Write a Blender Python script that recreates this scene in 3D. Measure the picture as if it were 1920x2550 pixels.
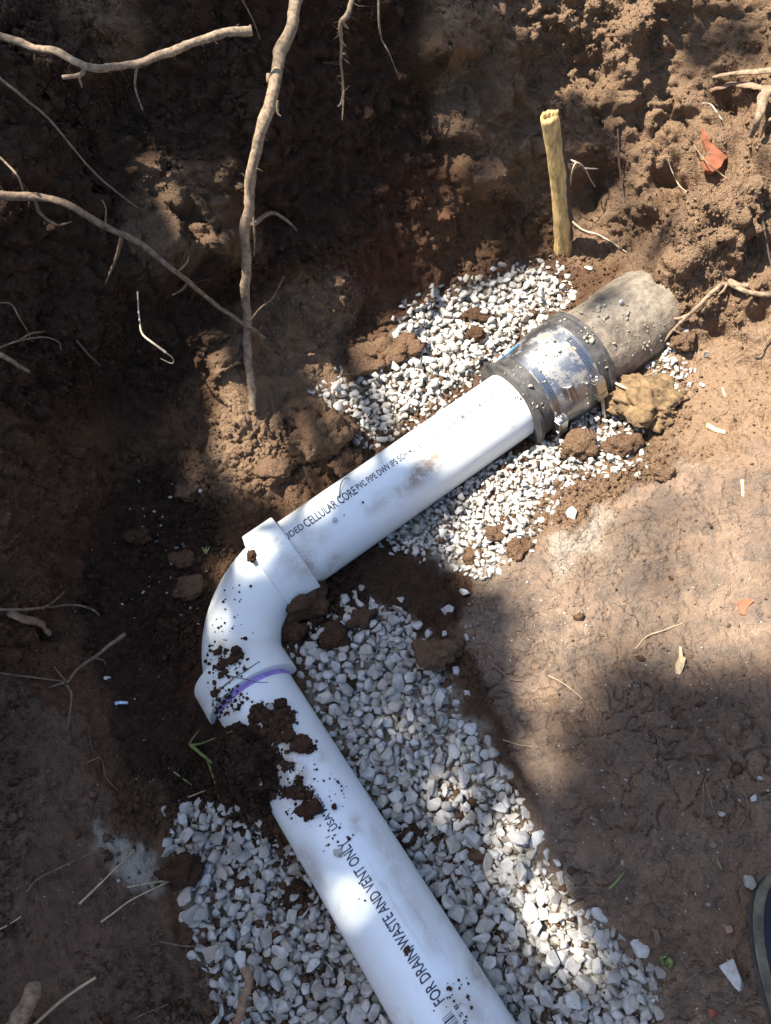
import bpy, bmesh, math, random
import numpy as np
from mathutils import Vector, Matrix
from mathutils.bvhtree import BVHTree

for o in list(bpy.data.objects): bpy.data.objects.remove(o, do_unlink=True)
scene = bpy.context.scene
COL = scene.collection
PI = math.pi
random.seed(4)
RNG = np.random.default_rng(7)

# ------------------------------------------------------------------ camera
F_PX, W_PX, H_PX = 1850.0, 1920.0, 2550.0
PHI, ROLL, CAM_H = math.radians(59.888), math.radians(-9.804), 1.019
FW = np.array([0, math.cos(PHI), -math.sin(PHI)])
UP0 = np.array([0, math.sin(PHI), math.cos(PHI)])
RT0 = np.array([1.0, 0, 0])
RT = RT0*math.cos(ROLL) + UP0*math.sin(ROLL)
UP = -RT0*math.sin(ROLL) + UP0*math.cos(ROLL)
CAM = np.array([0, 0, CAM_H])
cd = bpy.data.cameras.new('camera'); cam = bpy.data.objects.new('camera', cd); COL.objects.link(cam)
cd.sensor_fit = 'VERTICAL'; cd.sensor_height = 24.0; cd.lens = F_PX/H_PX*24.0
cd.clip_start = 0.02; cd.clip_end = 500
m = Matrix.Identity(4)
for i in range(3):
    m[i][0], m[i][1], m[i][2], m[i][3] = RT[i], UP[i], -FW[i], CAM[i]
cam.matrix_world = m
scene.camera = cam

# ------------------------------------------------------------------ light
SUN = np.array([-0.50, 0.17, 1.0]); SUN /= np.linalg.norm(SUN)
world = bpy.data.worlds.new('World'); scene.world = world; world.use_nodes = True
wn = world.node_tree.nodes; wl = world.node_tree.links
bg = wn['Background']; sky = wn.new('ShaderNodeTexSky')
sky.sky_type = 'NISHITA'; sky.sun_disc = False
sky.sun_elevation = math.asin(SUN[2]); sky.sun_rotation = math.atan2(SUN[0], SUN[1])
wl.new(sky.outputs[0], bg.inputs[0]); bg.inputs[1].default_value = 0.087
ld = bpy.data.lights.new('sun', 'SUN'); ld.energy = 4.7; ld.angle = math.radians(0.53); ld.color = (1.0, 0.94, 0.845)
sun = bpy.data.objects.new('sun', ld); COL.objects.link(sun)
sun.rotation_euler = Vector(-SUN).to_track_quat('-Z', 'Y').to_euler(); sun.location = (-3, 4, 8)
vs = scene.view_settings
vs.view_transform = 'Standard'; vs.look = 'None'; vs.gamma = 1.0; vs.exposure = 1.72; vs.use_curve_mapping = False
scene.render.engine = 'CYCLES'
cy = scene.cycles; cy.max_bounces = 5; cy.diffuse_bounces = 3; cy.glossy_bounces = 2; cy.transmission_bounces = 1; cy.use_denoising = True; cy.use_adaptive_sampling = True; cy.adaptive_threshold = 0.015

# ------------------------------------------------------------------ projection helpers
def ray(px, py):
    return FW + (px-960)/F_PX*RT - (py-1275)/F_PX*UP
def P(px, py, z=0.0):
    d = ray(px, py); return CAM + d*(z-CAM_H)/d[2]
def proj(p):
    v = np.asarray(p) - CAM
    dz = np.maximum(v@FW, 0.05)
    return 960+F_PX*(v@RT)/dz, 1275-F_PX*(v@UP)/dz

# ------------------------------------------------------------------ numpy noise
def _h(ix, iy, iz, s):
    h = (ix.astype(np.int64)*374761393 + iy.astype(np.int64)*668265263 + iz.astype(np.int64)*2147483647 + s*974634777) & 0xffffffff
    h = ((h ^ (h >> 13))*1274126177) & 0xffffffff
    h = ((h ^ (h >> 15))*2246822519) & 0xffffffff
    return ((h ^ (h >> 16)) & 0xffffff)/float(0xffffff)
def vnoise(p, s=0):
    f = np.floor(p); t = p-f; t = t*t*t*(t*(t*6-15)+10); i = f.astype(np.int64)
    x, y, z = i[:, 0], i[:, 1], i[:, 2]; r = 0
    for a in (0, 1):
        wx = t[:, 0] if a else 1-t[:, 0]
        for b in (0, 1):
            wy = t[:, 1] if b else 1-t[:, 1]
            for c in (0, 1):
                wz = t[:, 2] if c else 1-t[:, 2]
                r = r + wx*wy*wz*_h(x+a, y+b, z+c, s)
    return r*2-1
def fbm(p, oct=4, s=0, gain=0.5):
    r = 0; a = 1.0
    for k in range(oct):
        r = r + a*vnoise(p*(2.03**k)+k*17.3, s+k); a *= gain
    return r
def worley(p, s=0):
    f = np.floor(p).astype(np.int64); d1 = np.full(len(p), 9.0); d2 = np.full(len(p), 9.0)
    for a in (-1, 0, 1):
        for b in (-1, 0, 1):
            for c in (-1, 0, 1):
                x, y, z = f[:, 0]+a, f[:, 1]+b, f[:, 2]+c
                dx = x+_h(x, y, z, s)-p[:, 0]; dy = y+_h(x, y, z, s+1)-p[:, 1]; dz = z+_h(x, y, z, s+2)-p[:, 2]
                d = dx*dx+dy*dy+dz*dz
                n1 = d < d1
                d2 = np.where(n1, d1, np.minimum(d2, d)); d1 = np.where(n1, d, d1)
    return np.sqrt(d1), np.sqrt(d2)

# polygon masks painted on a coarse grid over the picture plane, read back for the ground they fall on
GX0, GY0, GS = -500, -400, 10
GW, GH = 300, 370
gxx, gyy = np.meshgrid(GX0+np.arange(GW)*GS, GY0+np.arange(GH)*GS)
def poly_mask(poly, blur=2):
    ins = np.zeros(gxx.shape, bool); n = len(poly)
    for i in range(n):
        (x0, y0), (x1, y1) = poly[i], poly[(i+1) % n]
        if y0 == y1: continue
        c = ((gyy < y0) != (gyy < y1)) & (gxx < (x1-x0)*(gyy-y0)/(y1-y0)+x0)
        ins ^= c
    return blurm(ins.astype(float), blur)
def blurm(a, n):
    for _ in range(n):
        a = (np.roll(a, 1, 0)+a+np.roll(a, -1, 0))/3; a = (np.roll(a, 1, 1)+a+np.roll(a, -1, 1))/3
    return a
def read_mask(m_, px, py):
    fx = np.clip((px-GX0)/GS, 0, GW-1.001); fy = np.clip((py-GY0)/GS, 0, GH-1.001)
    ix, iy = fx.astype(int), fy.astype(int); tx, ty = fx-ix, fy-iy
    return (m_[iy, ix]*(1-tx)*(1-ty)+m_[iy, ix+1]*tx*(1-ty)+m_[iy+1, ix]*(1-tx)*ty+m_[iy+1, ix+1]*tx*ty)

def rm1(m_, px, py):
    fx = min(max((px-GX0)/GS, 0), GW-1.001); fy = min(max((py-GY0)/GS, 0), GH-1.001); ix, iy = int(fx), int(fy); tx, ty = fx-ix, fy-iy
    return float((m_[iy, ix]*(1-tx)+m_[iy, ix+1]*tx)*(1-ty)+(m_[iy+1, ix]*(1-tx)+m_[iy+1, ix+1]*tx)*ty)
_g3 = np.column_stack([gxx.ravel(), gyy.ravel(), np.full(gxx.size, 90.0)])
NZ1 = vnoise(_g3*.035, 77).reshape(gxx.shape); NZ2 = vnoise(_g3*.03, 79).reshape(gxx.shape)

# ------------------------------------------------------------------ materials
def new_mat(name):
    M = bpy.data.materials.new(name); M.use_nodes = True
    nt = M.node_tree; b = nt.nodes['Principled BSDF']
    return M, nt, b
def N(nt, t, **kw):
    n = nt.nodes.new(t)
    for k, v in kw.items(): setattr(n, k, v)
    return n
def noise_node(nt, scale, detail=4, rough=0.6, coord=None):
    n = N(nt, 'ShaderNodeTexNoise'); n.inputs['Scale'].default_value = scale
    n.inputs['Detail'].default_value = detail; n.inputs['Roughness'].default_value = rough
    if coord is not None: nt.links.new(coord, n.inputs['Vector'])
    return n
def ramp(nt, fac, stops):
    r = N(nt, 'ShaderNodeValToRGB'); el = r.color_ramp.elements
    while len(el) < len(stops): el.new(0.5)
    for e, (p, c) in zip(el, stops):
        e.position = p; e.color = (*c, 1) if len(c) == 3 else c
    nt.links.new(fac, r.inputs[0]); return r
def mix(nt, fac, a, b, mode='MIX'):
    n = N(nt, 'ShaderNodeMix', data_type='RGBA', blend_type=mode)
    for sock, v in ((n.inputs[0], fac), (n.inputs[6], a), (n.inputs[7], b)):
        if hasattr(v, 'is_linked'): nt.links.new(v, sock)
        elif isinstance(v, (tuple, list)): sock.default_value = (*v, 1)
        else: sock.default_value = v
    return n.outputs[2]
def mathn(nt, op, a, b=None):
    n = N(nt, 'ShaderNodeMath', operation=op)
    for i, v in enumerate((a, b)):
        if v is None: continue
        if hasattr(v, 'is_linked'): nt.links.new(v, n.inputs[i])
        else: n.inputs[i].default_value = v
    return n.outputs[0]
def bump(nt, b, h, strength, dist):
    n = N(nt, 'ShaderNodeBump'); n.inputs['Strength'].default_value = strength; n.inputs['Distance'].default_value = dist
    nt.links.new(h, n.inputs['Height']); nt.links.new(n.outputs[0], b.inputs['Normal'])
    return n

def soil_mat():
    M, nt, b = new_mat('soil'); L = nt.links
    geo = N(nt, 'ShaderNodeNewGeometry'); pos = geo.outputs['Position']
    def at(nm):
        a = N(nt, 'ShaderNodeAttribute'); a.attribute_name = nm; return a.outputs['Fac']
    n1 = noise_node(nt, 9, 4, 0.65, pos); n2 = noise_node(nt, 60, 3, 0.7, pos); n3 = noise_node(nt, 480, 1, 0.6, pos)
    dry = ramp(nt, n1.outputs[0], [(0.3, (0.128, 0.069, 0.037)), (0.5, (0.185, 0.104, 0.057)), (0.72, (0.248, 0.150, 0.086))])
    dry2 = mix(nt, n2.outputs[0], dry.outputs[0], (0.076, 0.039, 0.021), 'MIX')
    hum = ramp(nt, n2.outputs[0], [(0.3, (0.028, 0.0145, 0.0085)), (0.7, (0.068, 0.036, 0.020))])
    red = ramp(nt, n1.outputs[0], [(0.3, (0.062, 0.025, 0.013)), (0.7, (0.150, 0.056, 0.026))])
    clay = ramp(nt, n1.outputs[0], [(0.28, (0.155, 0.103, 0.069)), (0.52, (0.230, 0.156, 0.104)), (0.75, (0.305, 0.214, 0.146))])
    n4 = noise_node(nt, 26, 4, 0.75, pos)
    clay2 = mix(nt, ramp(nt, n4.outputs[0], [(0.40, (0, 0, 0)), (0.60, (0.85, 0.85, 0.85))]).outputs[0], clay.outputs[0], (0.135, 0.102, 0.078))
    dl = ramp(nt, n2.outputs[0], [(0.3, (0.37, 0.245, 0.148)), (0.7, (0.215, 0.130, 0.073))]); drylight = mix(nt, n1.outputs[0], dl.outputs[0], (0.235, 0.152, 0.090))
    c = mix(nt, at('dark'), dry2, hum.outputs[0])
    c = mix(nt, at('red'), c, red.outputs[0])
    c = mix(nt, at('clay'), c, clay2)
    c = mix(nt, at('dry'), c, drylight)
    c = mix(nt, at('pale'), c, (0.40, 0.355, 0.285))
    # flecks of mineral
    fl = ramp(nt, n3.outputs[0], [(0.70, (0, 0, 0)), (0.76, (1, 1, 1))])
    c = mix(nt, mathn(nt, 'MULTIPLY', fl.outputs[0], 0.22), c, (0.36, 0.30, 0.23))
    L.new(c, b.inputs['Base Color']); b.inputs['Roughness'].default_value = 0.93
    b.inputs['Specular IOR Level'].default_value = 0.2
    # cracks on the packed clay
    vo = N(nt, 'ShaderNodeTexVoronoi', feature='DISTANCE_TO_EDGE'); vo.inputs['Scale'].default_value = 26
    wob = noise_node(nt, 30, 2, 0.6, pos)
    vadd = N(nt, 'ShaderNodeVectorMath', operation='MULTIPLY_ADD')
    L.new(wob.outputs[1], vadd.inputs[0]); vadd.inputs[1].default_value = (0.055,)*3; L.new(pos, vadd.inputs[2])
    L.new(vadd.outputs[0], vo.inputs['Vector'])
    cr = ramp(nt, vo.outputs['Distance'], [(0.0, (0, 0, 0)), (0.035, (1, 1, 1))])
    gate = ramp(nt, noise_node(nt, 7, 2, 0.6, pos).outputs[0], [(0.52, (0, 0, 0)), (0.68, (0.6, 0.6, 0.6))])
    cr2 = mix(nt, mathn(nt, 'MULTIPLY', gate.outputs[0], at('clay')), (1, 1, 1), cr.outputs[0])
    hsum = mathn(nt, 'ADD', mathn(nt, 'MULTIPLY', n3.outputs[0], 0.6), mathn(nt, 'ADD', mathn(nt, 'MULTIPLY', noise_node(nt, 170, 3, 0.75, pos).outputs[0], 1.6), mathn(nt, 'MULTIPLY', cr2, 0.9)))
    bump(nt, b, mathn(nt, 'MULTIPLY', hsum, mathn(nt, 'SUBTRACT', 1.0, mathn(nt, 'MULTIPLY', at('clay'), 0.5))), 1.0, 0.0072)
    return M
SOIL = soil_mat()

def stone_mat():
    M, nt, b = new_mat('limestone'); L = nt.links
    oi = N(nt, 'ShaderNodeObjectInfo'); tc = N(nt, 'ShaderNodeNewGeometry'); pos = tc.outputs['Position']
    at = N(nt, 'ShaderNodeAttribute'); at.attribute_name = 'tone'
    rnd = mathn(nt, 'FRACT', mathn(nt, 'ADD', oi.outputs['Random'], at.outputs['Fac']))
    base = ramp(nt, rnd, [(0.0, (0.30, 0.275, 0.235)), (0.2, (0.45, 0.43, 0.395)), (0.7, (0.58, 0.562, 0.525)), (0.86, (0.50, 0.445, 0.36)), (1.0, (0.36, 0.32, 0.27))])
    n = noise_node(nt, 70, 6, 0.7, pos)
    c = mix(nt, ramp(nt, n.outputs[0], [(0.40, (0.65, 0.65, 0.65)), (0.62, (0, 0, 0))]).outputs[0], base.outputs[0], (0.27, 0.25, 0.215))
    n2 = noise_node(nt, 160, 3, 0.6, pos)
    c = mix(nt, ramp(nt, n2.outputs[0], [(0.66, (0, 0, 0)), (0.72, (0.8, 0.8, 0.8))]).outputs[0], c, (0.10, 0.078, 0.06))
    L.new(c, b.inputs['Base Color']); b.inputs['Roughness'].default_value = 0.9; b.inputs['Specular IOR Level'].default_value = 0.25
    bump(nt, b, noise_node(nt, 300, 5, 0.7, pos).outputs[0], 0.5, 0.0015)
    return M
STONE = stone_mat()

def pvc_mat(name, col, rough=0.32, dirt=0.5, seed=0.0, axis=0.0):
    M, nt, b = new_mat(name); L = nt.links
    pos = N(nt, 'ShaderNodeNewGeometry').outputs['Position']
    mp = N(nt, 'ShaderNodeMapping'); mp.inputs['Location'].default_value = (seed, seed*1.7, 0); L.new(pos, mp.inputs[0])
    v = mp.outputs[0]
    n1 = noise_node(nt, 11, 6, 0.68, v); n2 = noise_node(nt, 70, 5, 0.75, v); n3 = noise_node(nt, 300, 2, 0.5, v)
    d1 = ramp(nt, n1.outputs[0], [(0.55, (0, 0, 0)), (0.70, (1, 1, 1))]).outputs[0]
    d2 = ramp(nt, n2.outputs[0], [(0.44, (0, 0, 0)), (0.66, (1, 1, 1))]).outputs[0]
    f = mathn(nt, 'MULTIPLY', mathn(nt, 'MULTIPLY', d1, d2), dirt)
    ma = N(nt, 'ShaderNodeAttribute'); ma.attribute_name = 'mud'
    mr = ramp(nt, noise_node(nt, 45, 5, 0.75, v).outputs[0], [(0.32, (0, 0, 0)), (0.54, (1, 1, 1))]).outputs[0]
    f = mathn(nt, 'MAXIMUM', f, mathn(nt, 'MULTIPLY', mathn(nt, 'MULTIPLY', ma.outputs['Fac'], mr), 0.95))
    c = mix(nt, f, col, (0.28, 0.205, 0.13))
    film = ramp(nt, noise_node(nt, 5, 4, 0.6, v).outputs[0], [(0.42, (0, 0, 0)), (0.72, (0.42, 0.42, 0.42))]).outputs[0]
    c = mix(nt, film, c, (0.58, 0.52, 0.43))
    sp = ramp(nt, n3.outputs[0], [(0.765, (0, 0, 0)), (0.79, (0.8, 0.8, 0.8))]).outputs[0]
    spg = mathn(nt, 'MULTIPLY', sp, ramp(nt, noise_node(nt, 18, 2, 0.5, v).outputs[0], [(0.52, (0, 0, 0)), (0.62, (1, 1, 1))]).outputs[0])
    c = mix(nt, spg, c, (0.06, 0.045, 0.035))
    vr = N(nt, 'ShaderNodeVectorRotate', rotation_type='Z_AXIS'); vr.inputs['Angle'].default_value = -axis; L.new(pos, vr.inputs['Vector'])
    mp2 = N(nt, 'ShaderNodeMapping'); mp2.inputs['Scale'].default_value = (5, 150, 150); L.new(vr.outputs[0], mp2.inputs[0])
    sc_ = ramp(nt, noise_node(nt, 1, 3, 0.6, mp2.outputs[0]).outputs[0], [(0.60, (0, 0, 0)), (0.70, (0.30, 0.30, 0.30))]).outputs[0]
    c = mix(nt, mathn(nt, 'MULTIPLY', sc_, ramp(nt, noise_node(nt, 8, 2, 0.5, v).outputs[0], [(0.4, (0, 0, 0)), (0.6, (1, 1, 1))]).outputs[0]), c, (0.42, 0.39, 0.34))
    L.new(c, b.inputs['Base Color'])
    L.new(mathn(nt, 'ADD', mathn(nt, 'MULTIPLY', f, 0.5), rough), b.inputs['Roughness'])
    bump(nt, b, n2.outputs[0], 0.06, 0.001)
    return M
PVC = pvc_mat('pvc_pipe', (0.76, 0.81, 0.81), 0.30, 0.85, 0.31, math.radians(26.46))
PVC2 = pvc_mat('pvc_pipe_clean', (0.76, 0.81, 0.815), 0.32, 0.6, 2.3, math.radians(-63.7))
FIT = pvc_mat('pvc_fitting', (0.77, 0.82, 0.805), 0.36, 0.6, 4.7, 0.5)

def simple(name, col, rough=0.8, metal=0.0, var=0.25, scale=60, bumpd=0.0015, stretch=None, spec=0.4):
    M, nt, b = new_mat(name); L = nt.links
    tc = N(nt, 'ShaderNodeTexCoord').outputs['Object']
    if stretch:
        mp = N(nt, 'ShaderNodeMapping'); mp.inputs['Scale'].default_value = stretch; L.new(tc, mp.inputs[0]); tc = mp.outputs[0]
    n = noise_node(nt, scale, 5, 0.7, tc)
    lo = tuple(x*(1-var) for x in col); hi = tuple(min(1, x*(1+var)) for x in col)
    r = ramp(nt, n.outputs[0], [(0.32, lo), (0.68, hi)])
    L.new(r.outputs[0], b.inputs['Base Color']); b.inputs['Roughness'].default_value = rough; b.inputs['Metallic'].default_value = metal
    b.inputs['Specular IOR Level'].default_value = spec
    if bumpd: bump(nt, b, n.outputs[0], 0.6, bumpd)
    return M
BARK = simple('root_bark', (0.165, 0.112, 0.070), 0.92, var=0.55, scale=120, bumpd=.003)
BARKPALE = simple('root_bark_pale', (0.225, 0.158, 0.100), 0.92, var=0.62, scale=130, bumpd=.003)
BARKDARK = simple('root_bark_dark', (0.085, 0.060, 0.044), 0.9, var=0.4, scale=120)
ROOTWHITE = simple('root_white', (0.44, 0.36, 0.265), 0.7, var=0.25, scale=150)
WOODCUT = simple('cut_wood', (0.55, 0.375, 0.15), 0.85, var=0.55, scale=110, stretch=(1, 1, .25), bumpd=.003)
WOODBR = simple('wood_brown', (0.24, 0.15, 0.095), 0.85, var=0.4, scale=130)
STRAW = simple('straw', (0.42, 0.33, 0.20), 0.75, var=0.3, scale=100)
CHIP = simple('wood_chip', (0.48, 0.36, 0.20), 0.8, var=0.35, scale=200)
GREEN = simple('grass_green', (0.16, 0.20, 0.06), 0.6, var=0.35, scale=60)
LEAF = simple('leaf', (0.055, 0.11, 0.03), 0.55, var=0.4, scale=20)
DRYLEAF = simple('dry_leaf', (0.16, 0.125, 0.085), 0.8, var=0.35, scale=80)
BRICK = simple('brick', (0.24, 0.082, 0.040), 0.9, var=0.3, scale=90)
YCLAY = simple('yellow_clay', (0.150, 0.095, 0.046), 0.95, var=0.7, scale=60, bumpd=0.007)
INK = simple('print_ink', (0.055, 0.06, 0.085), 0.7, var=0.4, scale=500, bumpd=0)
INKPALE = simple('print_ink_worn', (0.22, 0.23, 0.27), 0.6, var=0.5, scale=700, bumpd=0)
PURPLE = simple('primer', (0.36, 0.24, 0.62), 0.4, var=0.4, scale=120, bumpd=0)
RUBBER = simple('rubber', (0.060, 0.056, 0.052), 0.55, var=0.75, scale=30)
STEEL = simple('steel', (0.47, 0.46, 0.45), 0.33, metal=1.0, var=0.2, scale=90, bumpd=0.0003)
def dusty_steel():
    M, nt, b = new_mat('dusty_steel'); L = nt.links
    pos = N(nt, 'ShaderNodeNewGeometry').outputs['Position']
    d = ramp(nt, noise_node(nt, 34, 6, 0.72, pos).outputs[0], [(0.50, (0, 0, 0)), (0.66, (1, 1, 1))]).outputs[0]
    c = mix(nt, d, (0.36, 0.355, 0.35), (0.20, 0.172, 0.13)); L.new(c, b.inputs['Base Color'])
    L.new(mathn(nt, 'SUBTRACT', 1.0, d), b.inputs['Metallic']); L.new(mathn(nt, 'ADD', mathn(nt, 'MULTIPLY', d, 0.45), 0.40), b.inputs['Roughness'])
    bump(nt, b, noise_node(nt, 60, 4, 0.6, pos).outputs[0], 0.25, 0.001)
    return M
DSTEEL = dusty_steel()
STEELD = simple('steel_slot', (0.04, 0.04, 0.042), 0.6, metal=0.6, var=0.2, bumpd=0)
BLUE = simple('blue_mark', (0.02, 0.27, 0.80), 0.5, var=0.15, bumpd=0)
OLDPIPE = None
def oldpipe_mat():
    M, nt, b = new_mat('old_pipe'); L = nt.links
    pos = N(nt, 'ShaderNodeNewGeometry').outputs['Position']
    n = noise_node(nt, 24, 6, 0.75, pos); n2 = noise_node(nt, 120, 5, 0.7, pos)
    r = ramp(nt, n.outputs[0], [(0.32, (0.070, 0.052, 0.038)), (0.45, (0.160, 0.122, 0.085)), (0.57, (0.31, 0.255, 0.180)), (0.70, (0.14, 0.085, 0.048))])
    c = mix(nt, mathn(nt, 'MULTIPLY', n2.outputs[0], 0.5), r.outputs[0], (0.13, 0.11, 0.09))
    L.new(c, b.inputs['Base Color']); b.inputs['Roughness'].default_value = 0.66
    bump(nt, b, mathn(nt, 'ADD', n.outputs[0], n2.outputs[0]), 0.7, 0.003)
    return M
OLDPIPE = oldpipe_mat()
GRIT = simple('mortar_grit', (0.30, 0.262, 0.20), 0.95, var=0.35, scale=150)
BOOT = simple('boot_leather', (0.020, 0.027, 0.045), 0.38, var=0.6, scale=18, bumpd=0.001, stretch=(3, 0.6, 1))
WELT = simple('boot_welt', (0.13, 0.115, 0.08), 0.7, var=0.5, scale=60)
SOLE = simple('boot_sole', (0.05, 0.045, 0.04), 0.8, var=0.3)
PAPER = simple('paper_scrap', (0.45, 0.60, 0.80), 0.5, var=0.5, scale=200, bumpd=0)

# ------------------------------------------------------------------ object helpers
def link(name, me, mat=None, parent=None):
    o = bpy.data.objects.new(name, me); COL.objects.link(o)
    if mat is not None and me is not None: me.materials.append(mat)
    if parent is not None: o.parent = parent
    return o
def tag(o, label=None, cat=None, group=None, kind=None):
    if label: o['label'] = label
    if cat: o['category'] = cat
    if group: o['group'] = group
    if kind: o['kind'] = kind
    return o
def empty(name, loc):
    o = bpy.data.objects.new(name, None); COL.objects.link(o); o.location = loc; o.empty_display_size = 0.02
    return o
def child(name, me, mat, parent):
    o = link(name, me, mat, parent)
    o.matrix_parent_inverse = Matrix.Translation(-Vector(parent.location))
    return o
def mesh_from(verts, faces, smooth=True):
    me = bpy.data.meshes.new('m'); me.from_pydata([tuple(v) for v in verts], [], faces); me.update()
    if smooth: me.polygons.foreach_set('use_smooth', [True]*len(me.polygons))
    return me
def big_mesh(V, Fq, smooth=True):
    """numpy mesh: V (n,3), Fq (m,k)"""
    me = bpy.data.meshes.new('m'); k = Fq.shape[1]
    me.vertices.add(len(V)); me.vertices.foreach_set('co', np.ascontiguousarray(V, np.float32).ravel())
    me.loops.add(Fq.size); me.loops.foreach_set('vertex_index', np.ascontiguousarray(Fq, np.int32).ravel())
    me.polygons.add(len(Fq)); me.polygons.foreach_set('loop_start', np.arange(0, Fq.size, k, dtype=np.int32))
    me.polygons.foreach_set('loop_total', np.full(len(Fq), k, np.int32))
    me.update(calc_edges=True)
    if smooth: me.polygons.foreach_set('use_smooth', np.ones(len(Fq), bool))
    return me
def set_attr(me, name, arr):
    a = me.attributes.new(name, 'FLOAT', 'POINT'); a.data.foreach_set('value', np.ascontiguousarray(arr, np.float32))
def catmull(pts, n=8):
    pts = [np.asarray(p, float) for p in pts]; out = []
    pp = [2*pts[0]-pts[1]]+pts+[2*pts[-1]-pts[-2]]
    for i in range(1, len(pp)-2):
        a, b, c, d = pp[i-1], pp[i], pp[i+1], pp[i+2]
        for k in range(n):
            t = k/n
            out.append(0.5*((2*b)+(-a+c)*t+(2*a-5*b+4*c-d)*t*t+(-a+3*b-3*c+d)*t**3))
    out.append(pts[-1]); return np.array(out)
def tube_mesh(path, radii, sides=9, rough=0.0, seed=0, cap=True, flat=1.0):
    path = np.asarray(path); n = len(path); radii = np.broadcast_to(np.asarray(radii, float), (n,))
    V = []; Fc = []
    T = np.gradient(path, axis=0); T /= np.linalg.norm(T, axis=1)[:, None]+1e-12
    a = np.array([0, 0, 1.0]) if abs(T[0][2]) < 0.9 else np.array([1.0, 0, 0])
    u = np.cross(T[0], a); u /= np.linalg.norm(u)
    for i in range(n):
        u = u-T[i]*(u@T[i]); u /= np.linalg.norm(u); w = np.cross(T[i], u)
        for k in range(sides):
            an = 2*PI*k/sides
            V.append(path[i]+radii[i]*(math.cos(an)*u+flat*math.sin(an)*w))
    V = np.array(V)
    if rough > 0:
        c = np.repeat(path, sides, 0); rr = np.repeat(radii, sides)
        nz = fbm(V*55+seed*7.1, 3, seed)+0.5*fbm(V*160+seed, 2, seed+3)
        V = c+(V-c)*(1+.62*rough*nz)[:, None]
    for i in range(n-1):
        for k in range(sides):
            k2 = (k+1) % sides
            Fc.append((i*sides+k, i*sides+k2, (i+1)*sides+k2, (i+1)*sides+k))
    if cap:
        Fc.append(tuple(reversed(range(sides)))); Fc.append(tuple((n-1)*sides+k for k in range(sides)))
    return mesh_from(V, Fc)

# ------------------------------------------------------------------ pipe axes (shared by many things)
Q = np.array([-0.29155, 0.46449, 0.0]); TH = math.radians(26.46)
D1 = np.array([math.cos(TH), math.sin(TH), 0.071]); D1 /= np.linalg.norm(D1)
_a = TH-PI/2-math.radians(0.173)
D2 = np.array([math.cos(_a), math.sin(_a), 0.0165]); D2 /= np.linalg.norm(D2)
R_PIPE = 0.05715
def frame(d):
    u = np.array([0, 0, 1.0])-d*d[2]; u /= np.linalg.norm(u)
    s = np.cross(d, u); return u, s
U1, S1 = frame(D1)
U2, S2 = frame(D2)
def on_pipe(d, u, s, t, a, r):
    return Q+d*t+r*(math.cos(a)*u+math.sin(a)*s)
def pipe_hit(px, py, d, u, s, r):
    """where the sight line through a pixel meets a cylinder about the pipe axis: (t, angle)"""
    rd = ray(px, py); o = CAM-Q
    rp = rd-d*(rd@d); op = o-d*(o@d)
    A, B, C_ = rp@rp, 2*rp@op, op@op-r*r
    disc = max(B*B-4*A*C_, 0); k = (-B-math.sqrt(disc))/(2*A)
    p = o+rd*k; t = p@d; w = p-d*t
    return t, math.atan2(w@s, w@u)
def axis_dist(p):
    """distance of points from the pipe run, minus the pipe radius"""
    r = np.full(len(p), 9.0)
    for d, t0, t1, rad in ((D1, 0.05, 0.58, R_PIPE), (D2, 0.05, 1.2, R_PIPE), (D1, 0.58, 1.1, 0.076)):
        w = p-Q; t = np.clip(w@d, t0, t1); r = np.minimum(r, np.linalg.norm(w-t[:, None]*d, axis=1)-rad)
    return r

# ------------------------------------------------------------------ THE GROUND: floor of the trench, benches, cut walls, grade
FLOOR = [  # (pixel x, pixel y, height)
 (700,1900,-.035),(600,2200,-.03),(900,2500,-.02),(1300,2500,-.02),(1200,2100,-.025),(1050,1800,-.025),(900,1600,-.025),(950,1400,-.02),
 (1200,1230,.0),(1400,1160,.01),(1550,1080,.02),(1150,850,.01),(1300,760,.012),(1080,760,.012),(850,930,.0),(800,1030,.0),(1450,1000,.015),
 (450,1300,-.035),(350,1500,-.03),(450,1700,-.02),(290,1350,-.01),(400,1200,-.02),(550,1900,-.025),(420,2050,-.01),(500,2350,-.015),(600,2500,-.015),
 (495,1500,-.01),(485,1620,.0),(600,1850,.035),(645,1925,.042),(560,1770,.02),(570,1960,.0),(490,1850,-.01),(330,1900,.0),(250,1700,.02),(140,1720,.05),(150,1850,.06),(0,2000,.09),(200,2100,.06),(310,2150,.03),(0,2300,.10),(250,2450,.06),(400,2350,.0),(440,2500,.0),(0,2550,.10),
 (-300,2300,.14),(-200,2700,.12),(230,1400,.0),(180,1560,.05),
 (620,1180,.0),(700,1120,.02),(560,1120,.02),(600,1040,.05),(660,960,.06),(730,960,.03),(540,980,.04),
 (1130,1500,-.005),(1230,1560,.035),(1300,1750,.045),(1220,1740,.0),(1350,1950,.05),(1270,1960,.0),(1330,2140,.0),(1430,2140,.055),(1440,2290,.0),(1540,2250,.06),(1620,2430,.005),(1700,2380,.06),(1640,2560,.0),(1740,2560,.06),
 (1350,1450,.04),(1500,1400,.055),(1700,1400,.07),(1900,1400,.085),(1500,1700,.06),(1700,1700,.075),(1900,1800,.085),(1600,2000,.065),(1800,2100,.08),(1900,2500,.08),
 (1700,1150,.055),(1900,1150,.10),(1680,950,.05),(1850,1000,.09),(1600,870,.03),(2300,1500,.13),(2300,2200,.12),(900,2800,-.02),(1500,2900,.02),
 (1560,700,.05),(1450,660,.04),(1000,2700,-.02)]
fp = np.array([P(a, b, c) for a, b, c in FLOOR])
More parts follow.
